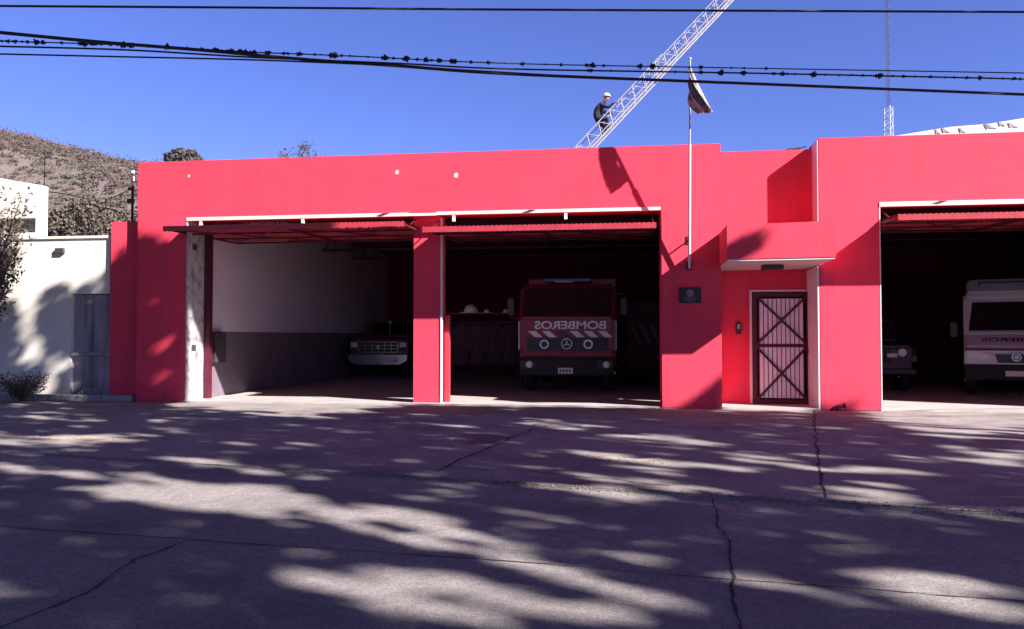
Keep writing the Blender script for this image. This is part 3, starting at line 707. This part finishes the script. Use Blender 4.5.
b = MB(); b.box(-1.13, 1.13, -.02, .02, .90, .97, .01); b.build('trim_strip', 'trred', ft)
b = MB(); b.box(-1.15, 1.15, -.16, .06, .42, .86, .05); b.build('bumper', 'black', ft)
for x in (-.93, .93):
    b = MB(); b.box(x-.20, x+.20, -.175, -.15, .60, .80, .03); b.ring((x+.03, .70), .085, .10, -.195, -.176); h_ = b.build('headlight', 'dgrey', ft)
    b = MB(); b.ball((x+.03, -.172, .70), .085, .03, .085); b.build('lens', 'lens', h_)
b = MB(); b.box(-.20, .16, -.18, -.162, .48, .62, .005); b.build('number_plate', 'refl', ft)
b = MB()
for k in range(4): b.box(-.16+k*.075, -.12+k*.075, -.184, -.181, .515, .585)
b.build('plate_marks', 'trblue', ft)
for sx in (-1, 1):
    b = MB(); b.tube([(sx*1.15, .15, 2.4), (sx*1.38, .02, 2.42), (sx*1.38, .02, 1.85), (sx*1.17, .12, 1.8)], .015, 6); b.box(sx*1.38-.08, sx*1.38+.08, -.03, .02, 1.9, 2.32, .02); b.build('mirror', 'dgrey', ft)
    b = MB(); b.prism([(.32, 1.9), (1.2, 1.9), (1.2, 2.45), (.46, 2.45)], sx*1.165, sx*1.178, 'x'); b.build('side_window', 'glass', ft)
    b = MB(); b.tube([(sx*1.19, .12, 1.05), (sx*1.19, .12, 1.75)], .02, 6); b.build('grab_handle', 'silver', ft)
b = MB(); b.box(-.6, .6, .5, .85, 2.72, 2.86, .04); b.build('light_bar', 'bluelens', ft)
b = MB(); b.box(-.32, .12, .35, .5, 2.725, 2.765, .01); b.build('roof_sign', 'steel', ft)
b = MB(); b.box(-1.18, 1.18, 2.0, 6.2, .6, 2.95, .04); b.build('body', 'trred', ft)
b = MB()
for y in (2.2, 3.5, 4.8):
    b.box(1.181, 1.19, y, y+1.1, .9, 2.5)
b.each('locker_shutter', 'steel', ft)
b = MB(); b.box(-.45, .45, 1.0, 6.0, .35, .58); b.build('chassis', 'black', ft)
for x in (-1.0, 1.0):
    for y in (1.0, 4.9): wheel(ft, x, y, .46, .28)

# ambulance van
am = thing('ambulance', 'white ambulance van with mirrored lettering on its bonnet at the right edge', 'ambulance', (8.72, 3.5, .03), R(-21))
b = MB(); b.prism([(.12, .4), (.0, .7), (.02, 1.02), (.10, 1.14), (.62, 1.46), (1.15, 2.30), (1.35, 2.44), (5.0, 2.55), (5.0, .4)], -1.03, 1.03, 'x', .06); b.build('body', 'trwhite', am)
b = MB(); b.prism([(-.93, 1.52), (.93, 1.52), (.84, 2.2), (-.84, 2.2)], -.01, .01, 'y')
for v in b.bm.verts: v.co.y += .655+(v.co.z-1.52)*.625-.035
b.build('windscreen', 'glass', am)
b = MB(); b.prism([(1.0, 2.44), (1.5, 2.78), (4.9, 2.84), (4.9, 2.5), (1.3, 2.4)], -.95, .95, 'x', .05); b.build('high_roof', 'trwhite', am)
b = MB(); b.box(-.7, .7, 1.15, 1.4, 2.58, 2.70, .03); b.build('light_bar', 'bluelens', am)
tx = text_mesh('lettering', 'BOMBEROS', .15, 'darkred', am, .05, 0, 0, 1.45, True, bold=.003)
for v in tx.data.vertices:                    # lay the letters on the sloping bonnet
    z = v.co.z; v.co = (v.co.x, .36 + z*.82 - .02 + v.co.y, 1.30 + z*.60 + .006)
b = MB(); b.box(-1.0, 1.0, -.0, .03, 1.06, 1.10, .005)
for v in b.bm.verts: v.co.y -= .0
b.build('trim_strip', 'darkred', am)
b = MB(); b.prism([(-.42, .97), (.42, .97), (.36, .78), (-.36, .78)], -.02, .02, 'y'); b.build('grille', 'dgrey', am)
b = MB(); b.ring((0, .91), .07, .10, -.035, -.021); b.ring((0, .91), .001, .05, -.03, -.021); b.build('round_emblem', 'silver', am)
for s in (-1, 1):
    b = MB(); b.prism([(s*.52, .96), (s*.54, .86), (s*.93, .88), (s*.99, 1.04), (s*.80, 1.05)], -.03, .02, 'y', .006); b.build('headlight', 'lens', am)
    b = MB(); b.tube([(s*1.0, .75, 1.45), (s*1.22, .68, 1.5)], .02, 6); b.box(s*1.24-.08, s*1.24+.08, .62, .68, 1.36, 1.72, .03); b.build('mirror', 'dgrey', am)
b = MB(); b.box(-1.03, 1.03, -.08, .12, .38, .74, .05); b.build('bumper', 'black', am)
b = MB(); b.box(-.22, .22, -.095, -.081, .48, .60); b.build('number_plate', 'refl', am)
for x in (-.9, .9):
    for y in (.95, 4.1): wheel(am, x, y, .34, .2)

# off-roader at the left of the right bay
sv = thing('off_roader', 'small dark off roader with round headlights half hidden beside the right bay pier', 'car', (6.2, 5.0, .03))
b = MB(); b.prism([(.02, .45), (.0, 1.12), (.12, 1.20), (1.05, 1.26), (1.1, .45)], -.80, .80, 'x', .05); b.build('bonnet', 'suvpaint', sv)
b = MB(); b.prism([(1.1, .45), (1.05, 1.26), (1.35, 1.82), (1.5, 1.88), (4.0, 1.86), (4.1, .45)], -.80, .80, 'x', .04); b.build('body', 'suvpaint', sv)
b = MB(); b.prism([(-.68, 1.30), (.68, 1.30), (.62, 1.76), (-.62, 1.76)], -.008, .008, 'y')
for v in b.bm.verts: v.co.y += 1.06+(v.co.z-1.30)*.53
b.build('windscreen', 'glass', sv)
for s in (-1, 1):
    b = MB(); b.ring((s*.56, .98), .001, .10, -.03, .0); b.build('headlight', 'lens', sv)
    b = MB(); b.box(s*.56-.12-s*.24, s*.56+.08-s*.2, -.03, -.0, .86, .96, .01); b.build('side_lamp', 'lens', sv)
    b = MB(); b.prism([(.05, .9), (.15, 1.1), (1.15, 1.1), (1.3, .75), (1.2, .75), (1.05, .98), (.3, .98), (.15, .75), (.05, .75)], s*.80, s*.92, 'x'); b.build('wheel_arch', 'suvpaint', sv)
    for y in (.65, 3.3): wheel(sv, s*.76, y, .36, .2)
b = MB()
for k in range(7): b.box(-.3+k*.09, -.26+k*.09, -.02, 0, .72, 1.08)
b.build('grille', 'black', sv)
b = MB(); b.box(-.85, .85, -.16, -.02, .44, .58, .03); b.build('bumper', 'dgrey', sv)

# pickup in the left bay
pk = thing('pickup_truck', 'old pickup truck with a chrome bumper and square grille deep in the left bay', 'pickup truck', (-8.02, 9.3, .03))
b = MB(); b.prism([(.05, .55), (.0, .75), (.0, 1.22), (.08, 1.30), (1.5, 1.36), (1.5, .55)], -.98, .98, 'x', .04); b.build('bonnet', 'olive', pk)
b = MB(); b.prism([(1.5, .55), (1.5, 1.36), (2.0, 1.92), (3.1, 1.95), (3.2, 1.36), (3.2, .55)], -.95, .95, 'x', .05); b.build('cab', 'olive', pk)
b = MB(); b.prism([(-.8, 1.42), (.8, 1.42), (.7, 1.85), (-.7, 1.85)], -.008, .008, 'y')
for v in b.bm.verts: v.co.y += 1.53+(v.co.z-1.42)*.89
b.build('windscreen', 'glass', pk)
b = MB(); b.box(-.97, .97, 3.25, 5.4, .55, 1.15, .03); b.build('load_bed', 'olive', pk)
b = MB(); b.box(-.68, .68, -.012, .0, .86, 1.20, .005); b.build('grille', 'dgrey', pk)
b = MB()
for z in (.86, .97, 1.08, 1.19): b.box(-.67, .67, -.03, -.013, z-.010, z+.010)
for k in range(7): x = -.66+k*.22; b.box(x-.010, x+.010, -.028, -.0135, .86, 1.19)
b.each('grille_bar', 'silver', pk)
b = MB(); b.ring((-.0, 1.03), .001, .06, -.045, -.031, 16); b.build('badge', 'silver', pk)
for s in (-1, 1):
    b = MB(); b.box(s*.82-.11, s*.82+.11, -.03, -.001, 1.02, 1.18, .012); b.build('headlight', 'lens', pk)
    b = MB(); b.box(s*.82-.11, s*.82+.11, -.028, -.001, .90, .98, .012); b.build('side_lamp', 'dgrey', pk)
    for y in (.85, 4.3): wheel(pk, s*.84, y, .40, .24)
b = MB(); b.prism([(-1.0, .78), (1.0, .78), (1.0, .60), (.75, .46), (-.75, .46), (-1.0, .60)], -.16, -.05, 'y', .015); b.build('bumper', 'silver', pk)
b = MB()
for x in (.10, .22): b.box(x-.03, x+.03, -.20, -.161, .45, .80, .01)
b.each('bumper_guard', 'refl', pk)
b = MB(); b.box(.34, .70, -.175, -.162, .55, .70); b.build('number_plate', 'refl', pk)
b = MB(); b.tube([(.12, .9, 1.3), (.12, .9, 1.82)], .008, 5); b.ball((.12, .9, 1.86), .05); b.build('aerial', 'refl', pk)

# gear rack with coats and helmets, left of the fire truck
gr = thing('gear_rack', 'metal rack of hanging dark coats left of the fire truck', 'rack', (-3.75, 5.2, .03))
b = MB()
for x in (-.95, .95): b.tube([(x, 0, 0), (x, 0, 2.0)], .02, 6); b.tube([(x, -.3, .02), (x, .3, .02)], .02, 6)
b.tube([(-.95, 0, 1.75), (.95, 0, 1.75)], .018, 6); b.box(-1.0, 1.0, -.17, .17, 1.98, 2.01); b.build('frame', 'maroon', gr)
cm = None
M['coat'] = mat('turnout_coat', (.06, .02, .04), .9, var=.3, scale=6)
def coat(x, i):
    b = MB(); n = 14
    for a, c in ((1.72, 1.45), (1.45, 1.0), (1.0, .62)):
        pass
    rings = []
    for z, rx, ry in ((1.74, .03, .03), (1.66, .20, .08), (1.40, .22, .10), (1.0, .21, .11), (.62, .25, .13)):
        rings.append([b.bm.verts.new((x+math.cos(t)*rx*(1+.12*math.sin(5*t+i)), math.sin(t)*ry*(1+.2*math.sin(4*t+i)), z)) for t in [2*math.pi*j/n for j in range(n)]])
    for A, B in zip(rings, rings[1:]):
        for j in range(n): b.bm.faces.new((A[j], A[(j+1) % n], B[(j+1) % n], B[j])).smooth = True
    for s in (-1, 1): b.tube([(x+s*.18, 0, 1.62), (x+s*.26, -.03, 1.3), (x+s*.25, -.06, .98)], [.06, .07, .055], 8)
    o = b.build('turnout_coat', 'coat'); o.location = (-3.75, 5.2, .03); return o
for i, (x, lb) in enumerate(((-.65, 'dark coat hanging at the left end of the rack beside the fire truck'), (-.2, 'dark coat hanging second from the left on the rack beside the fire truck'), (.25, 'dark coat hanging third from the left on the rack beside the fire truck'), (.7, 'dark coat hanging at the right end of the rack, nearest the fire truck'))):
    tag(coat(x, i), lb, 'coat', 'coats on the gear rack')
def helm(x, z, s, lb, y=5.2):
    o = thing('helmet', lb, 'helmet', (x, y, z), 0, 'helmets around the gear rack'); b = MB(); r_ = bmesh.ops.create_uvsphere(b.bm, u_segments=16, v_segments=10, radius=1)
    for q in list(r_['verts']):
        if q.co.z < -.05: b.bm.verts.remove(q)
    for q in b.bm.verts: q.co = Vector((q.co.x*.13*s, q.co.y*.16*s, q.co.z*.15*s))
    b.build('shell', 'helmet', o, True); b = MB(); b.tube([(0, .0, -.006), (0, .0, .008)], .19*s, 18); b.build('brim', 'helmet', o)
helm(-4.15, 2.05, 1.5, 'large pale helmet on top of the rack beside the fire truck')
helm(-3.72, 2.05, .6, 'small pale helmet in the middle of the rack top')
helm(-3.2, 2.05, .6, 'small pale helmet at the right end of the rack top')

# striped trailer to the right of the fire truck
tr = thing('equipment_trailer', 'dark red equipment trailer with pale diagonal stripes right of the fire truck', 'trailer', (.62, 6.6, .03))
b = MB(); b.prism([(-.62, .45), (.62, .45), (.62, 2.1), (.5, 2.35), (-.5, 2.35), (-.62, 2.1)], 0, 2.4, 'y', .03); b.build('box_body', 'maroon', tr)
b = MB()
for k in range(4): x = -.55+k*.27; b.prism([(x, 1.75), (x+.10, 1.75), (x+.34, 1.2), (x+.24, 1.2)], -.006, -.001, 'y')
b.each('stripe', 'emblem', tr)
b = MB(); b.tube([(0, -.9, .45), (-.3, 0, .5)], .03, 6); b.tube([(0, -.9, .45), (.3, 0, .5)], .03, 6); b.tube([(0, -.85, .02), (0, -.85, .5)], .03, 6); b.build('drawbar', 'black', tr)
for s in (-1, 1): wheel(tr, s*.52, 1.2, .3, .16, hub='steel')

def sky_block_house(x, w_, h, m, label):  # unseen houses added behind the viewer to cut sky light on the facade
    o = thing('house', label, 'house', (x, -38, 0), 0, 'unseen houses added across the street to block skylight'); b = MB()
    b.box(-w_/2, w_/2, -8, 0, 0, h); b.each('wall', m, o)
    b = MB(); b.box(-w_/2-.3, w_/2+.3, -8.3, .3, h+.002, h+.3); b.build('roof', 'grey', o)
    for k in range(3):
        xx = -w_/2 + w_*(k+.5)/3
        if k == 1: b = MB(); b.box(xx-.5, xx+.5, .001, .06, 0, 2.2); b.build('door', 'bark', o)
        else:
            b = MB(); b.box(xx-.9, xx+.9, .001, .07, .9, 2.3); f = b.build('window', 'white', o); b = MB(); b.box(xx-.8, xx+.8, .071, .08, 1.0, 2.2); b.build('pane', 'glass', f)
sky_block_house(-22, 16, 3.4, 'cream', 'low cream house added unseen behind the viewer on the left to block skylight')
sky_block_house(-2, 18, 4.2, 'cream', 'taller cream house added unseen directly behind the viewer to block skylight')
sky_block_house(19, 18, 3.3, 'white', 'low white house added unseen behind the viewer on the right to block skylight')

# ------------------------------------------------------------------ street trees (out of the frame, they cast the dappled shade)
# patches of sun in the photograph: (x, y, rx, ry, slope, strength)
def band(pts, w, s=1):
    out = []
    for (x0, y0, r0), (x1, y1, r1) in zip(pts, pts[1:]):
        n = max(1, int(abs(x1-x0)/14))
        for i in range(n):
            k = i/n; out.append((x0+(x1-x0)*k, y0+(y1-y0)*k, 16, (r0+(r1-r0)*k)*w, (y1-y0)/(x1-x0), s))
    return out
SUN = []
SUN += band([(8, 466, 4), (40, 476, 7), (130, 486, 10), (200, 494, 13), (260, 501, 16), (330, 511, 17), (400, 522, 15), (460, 532, 13), (530, 543, 12), (600, 553, 10), (712, 571, 7), (800, 590, 7), (850, 600, 4)], 1, .97)
SUN += band([(300, 576, 8), (350, 584, 16), (430, 592, 24), (520, 588, 24), (600, 594, 20), (660, 604, 13), (700, 612, 6)], 1, .95)
SUN += band([(870, 574, 5), (920, 586, 12), (1030, 608, 16)], 1, .85)
SUN += band([(755, 512, 3), (830, 530, 5), (900, 548, 4)], 1, .55) + band([(905, 512, 3), (960, 528, 6), (1030, 545, 7)], 1, .6)
SUN += band([(545, 486, 2), (600, 494, 5), (655, 500, 3)], 1, .95)
SUN += band([(590, 478, 3), (660, 486, 5), (735, 497, 4)], 1, .6)
SUN += band([(560, 452, 3), (620, 460, 6), (680, 472, 5)], 1, .85)
SUN += band([(690, 450, 2), (760, 460, 6), (830, 472, 3)], 1, .65) + band([(625, 436, 3), (665, 437, 5), (720, 446, 3)], 1, .6)
SUN += band([(515, 420, 2), (550, 424, 4), (590, 430, 2)], 1, .6)
SUN += band([(838, 484, 4), (870, 487, 7), (912, 494, 4)], 1, .95) + band([(835, 497, 3), (930, 505, 3.5), (1030, 517, 4)], 1, .8)
SUN += band([(830, 470, 2), (880, 466, 4), (915, 468, 3)], 1, .6) + band([(905, 456, 2), (930, 459, 3.5), (955, 461, 2)], 1, .85)
SUN += band([(955, 448, 3), (990, 458, 6), (1030, 464, 7)], 1, .9) + band([(885, 418, 3), (930, 431, 5), (965, 438, 3)], 1, .75)
SUN += band([(730, 420, 3), (770, 440, 2), (800, 450, 2)], 1, .3) + band([(990, 482, 3), (1030, 490, 5)], 1, .8)
SUN += band([(-5, 438, 5), (50, 440, 5), (120, 437, 4), (168, 437, 2)], 1, .9) + band([(-5, 414, 2), (60, 417, 3), (120, 421, 3)], 1, .5)
SUN += band([(20, 455, 2), (60, 458, 3), (110, 456, 2)], 1, .7) + band([(148, 458, 2), (200, 461, 3), (240, 466, 2)], 1, .5) + band([(300, 444, 3), (325, 446, 5), (350, 449, 3)], 1, .5)
SUN += band([(165, 420, 2), (190, 420, 2.5)], 1, .6) + band([(390, 490, 2), (450, 495, 3)], 1, .4) + band([(455, 428, 2), (490, 434, 4), (520, 438, 2)], 1, .4)
SUN += band([(515, 510, 3), (560, 517, 4), (620, 527, 3)], 1, .55) + band([(640, 518, 3), (700, 528, 5), (760, 540, 3)], 1, .3) + band([(0, 525, 4), (20, 528, 6)], 1, .3)
SUN += band([(186, 405, 4), (250, 403, 10), (320, 404, 11), (380, 400, 9), (408, 398, 5)], 1, 1.0) + band([(440, 397, 3), (505, 398, 2)], 1, 1)
SUN += band([(725, 405, 6), (815, 408, 6)], 1, 1) + band([(884, 404, 16), (960, 406, 22), (1050, 408, 30)], 1, 1.2)
SUN += band([(110, 385, 2), (135, 390, 3)], 1, .2)
# facade / wall patches inside the shaded zones
PIER = [(160, 300, 24, 12, 0, .62), (168, 342, 24, 12, -.3, .66), (160, 380, 24, 13, 0, .58), (118, 312, 8, 20, 0, .55)]
WALL = [(30, 352, 13, 11, 0, .85), (52, 364, 10, 9, 0, .8), (48, 386, 9, 9, 0, .8), (74, 374, 10, 18, 0, .75), (27, 305, 8, 30, 0, 1)]
def lit(px, py, patches):
    s = 0
    for x, y, rx, ry, sl_, st_ in patches:
        dx = px-x
        if abs(dx) > rx*1.8: continue
        dy = py-(y+dx*sl_); q = (dx/rx)**2 + (dy/ry)**2
        if q < 2.6: s = max(s, st_*min(1, max(0, (2.1-q)/1.5)))
    return s
def speckle(a, b_, seed):                    # 0..1 noise field, drawn out along the shadow direction
    n = noise.noise((a, b_, seed))*.65 + noise.noise((a*2.3, b_*2.3, seed+7))*.35
    return min(1, max(0, .5 + n*1.15))
def keep_dark(p):
    """where does the sun ray through p land; 1 = a leaf may stand there, 0 = the photograph shows sun there"""
    p = Vector(p); d = SUNV
    qd = p + d*((-.8-p.y)/d.y)
    if -9.5 < qd.x < -5.9 and 3.45 < qd.z < 3.85: return 1                 # battered left door lies in shade
    t = (0-p.y)/d.y; q = p + d*t
    qc = p + d*((-1.25-p.y)/d.y)
    if 1.74 < qc.x < 3.68 and 2.8 < qc.z < 3.46:
        px, py = pr(qc); return 1 if (px-740)**2/20**2 + (py-250-(740-px)*.3)**2/7**2 < 1 else 0
    if q.z > 0 and q.x > -10.88:
        px, py = pr(q)
        if q.z > 5.2: return 0
        if px < 188:
            top = 243 + 5*math.sin(px*.12); u = speckle(q.x*3, q.z*4, 2)
            if py < top-8: return 0
            L_ = lit(px, py, PIER) + max(0, (top+8-py)/16); return 1 if L_ < u or u > .93 else 0
        if px > 660 and px < 722 and py > 374 and px > 728-(py-370)*.95: return 1
        return 0
    if q.z > 0:
        t = (.3-p.y)/d.y; q = p+d*t
        if q.z > 3.7: return 0
        if q.z > 0:
            px, py = pr(q); top = 299 + 4*math.sin(px*.2) - (10 if 40 < px < 90 else 0)
            if px > -60 and py < top: return 0
            return 1 if lit(px, py, WALL) < speckle(q.x*2, q.z*2, 4)*.8+.1 else 0
    t = (0-p.z)/d.z; q = p + d*t; c = pr(q)
    if c is None: return 1
    px, py = c
    a = (-1.94*q.x + q.y)/2.182; b_ = (q.x + 1.94*q.y)/2.182
    u = max(.03, speckle(a*.62, b_*3.3, 1)); v = noise.noise((q.x*.9, q.y*2.2, 5))
    L_ = lit(px, py + v*4, SUN)
    if L_ > .9 and py < 425: return 0
    base = 0
    if py < 475:
        base = .28 if px < 330 else .12 if px < 480 else .24
        if py < 412 and 190 < px < 800: base *= .5
    elif px > 480 and py < 560: base = .16
    elif px > 850: base = .15
    k = L_*.86 + base*.5*(1-L_)
    if speckle(a*.5, b_*6.0, 12) < .31: return 1                    # branches and twigs drawn across the patches
    return 1 if k < u else 0
def in_view(p, mx=14):
    c = pr(p)
    return c is not None and -mx-40 < c[0] < 1024+mx+40 and c[1] > -mx-18
TREES = [((13.5, -13.5, 0), 'broad street tree with an open crown, out of the picture on the right'), ((3.0, -22.5, 0), 'tall street tree behind the viewer, spreading over the road'),
         ((21.0, -10.5, 0), 'tall street tree farthest along the pavement to the right'), ((-7.5, -20.5, 0), 'street tree behind the viewer on the left'), ((19.5, -20.0, 0), 'street tree across the road behind the viewer on the right')]
leaves = [[] for _ in TREES]
tries = 0
NCL = 34000
for i in range(NCL):
    # pick a landing spot evenly over the shaded ground and walls, then a height inside the crowns along the ray to the sun
    u = rnd.random()
    if u < .84: q = Vector((rnd.uniform(-17, 12), rnd.uniform(-15.5, 0), 0))
    elif u < .93: q = Vector((rnd.uniform(-11.2, -9.2), 0, rnd.uniform(0, 4.2)))
    elif u < .945: q = Vector((rnd.uniform(-9.4, -6), -.8, 3.6))
    elif u < .955: q = Vector((rnd.uniform(1.7, 2.8), -1.25, rnd.uniform(2.8, 3.46)))
    elif u < .965: q = Vector((rnd.uniform(1.2, 1.9), 0, rnd.uniform(0, .8)))
    else: q = Vector((rnd.uniform(-19, -11.1), .3, rnd.uniform(0, 2.8)))
    if keep_dark(q - SUNV*5) < .02: continue
    zz = rnd.uniform(7.2, 12.5); t = (zz-q.z)/1.40; c = q - SUNV*t
    for _ in range(4):
        p = c + Vector((rnd.gauss(0, .09), rnd.gauss(0, .09), rnd.gauss(0, .09)))
        if in_view(p): continue
        if rnd.random() > keep_dark(p): continue
        k = min(range(len(TREES)), key=lambda k: (p.x-TREES[k][0][0])**2 + (p.y-TREES[k][0][1])**2)
        leaves[k].append(tuple(p))
def free_ray(p):                             # the sun ray through p lands outside the picture
    d = SUNV; q = p + d*((0-p.y)/d.y)
    if q.z > 0:
        if q.z < 6.4: return q.x < -15.5
        g = p + d*(-.8-p.y)
        if abs(g.x-1.2) < 1.3 and g.z < 7.8: return False          # the flag hangs in the sun
        h = p + d*(16-p.y)                                          # so does the ladder
        return h.z < 3 or h.x < -13 or h.x > 9 or abs(h.x - (-1.3 + (h.z-8.9)*.958) + .5) > 3.5
    q = p + d*(-p.z/d.z); c = pr(q); return c is None or c[0] < -40 or c[0] > 1150 or c[1] > 690
HL = [[] for _ in TREES]
for i in range(34000):                       # extra unseen leaf masses over and behind the viewer, added to block skylight
    c = Vector((rnd.uniform(-32, 32), rnd.uniform(-27, -3), rnd.uniform(7.5, 20)))
    if noise.noise(c*.22) < -.25: continue
    for _ in range(3):
        p = c + Vector((rnd.gauss(0, .4), rnd.gauss(0, .4), rnd.gauss(0, .4)))
        if in_view(p, 30) or not free_ray(p): continue
        k = min(range(len(TREES)), key=lambda k: (p.x-TREES[k][0][0])**2 + (p.y-TREES[k][0][1])**2); HL[k].append(tuple(p))
for (loc, lb), C, H in zip(TREES, leaves, HL):
    if len(C) < 20: continue
    o = thing('street_tree', lb, 'tree', (0, 0, 0), 0, 'street trees that shade the road'); C = np.array(C)
    L0 = Vector(loc); b = MB(); b.tube([L0, L0+Vector((.1, .1, 2.5)), L0+Vector((0, .2, 5.2)), L0+Vector((.1, .1, 8.5))], [.38, .28, .22, .1], 10)
    b.build('trunk', 'bark', o); b = MB(); rr = random.Random(int(loc[0]*7))
    for k in range(16):
        e = Vector(tuple(C[rr.randrange(len(C))])); s = L0+Vector((0, .2, rr.uniform(4.5, 7.5))); m1 = s.lerp(e, .5)+Vector((0, 0, .6))
        if any(in_view(s.lerp(e, f)+Vector((0, 0, .3)), 30) for f in (0, .3, .5, .7, .85, 1)): continue
        if any(keep_dark(a_.lerp(b_, f)) < .5 for a_, b_ in ((s, m1), (m1, e)) for f in (0, .25, .5, .75, 1)): continue
        b.tube([s, m1, e], .09, 6, .015)
    b.build('limb', 'bark', o)
    Q = leaf_quads(C, .27, .17, rng)
    if H: Q = np.concatenate([Q, leaf_quads(np.array(H), .62, .42, rng)])
    quads_mesh('foliage', Q, 'leaf', o)
print('leaves', [len(c) for c in leaves])
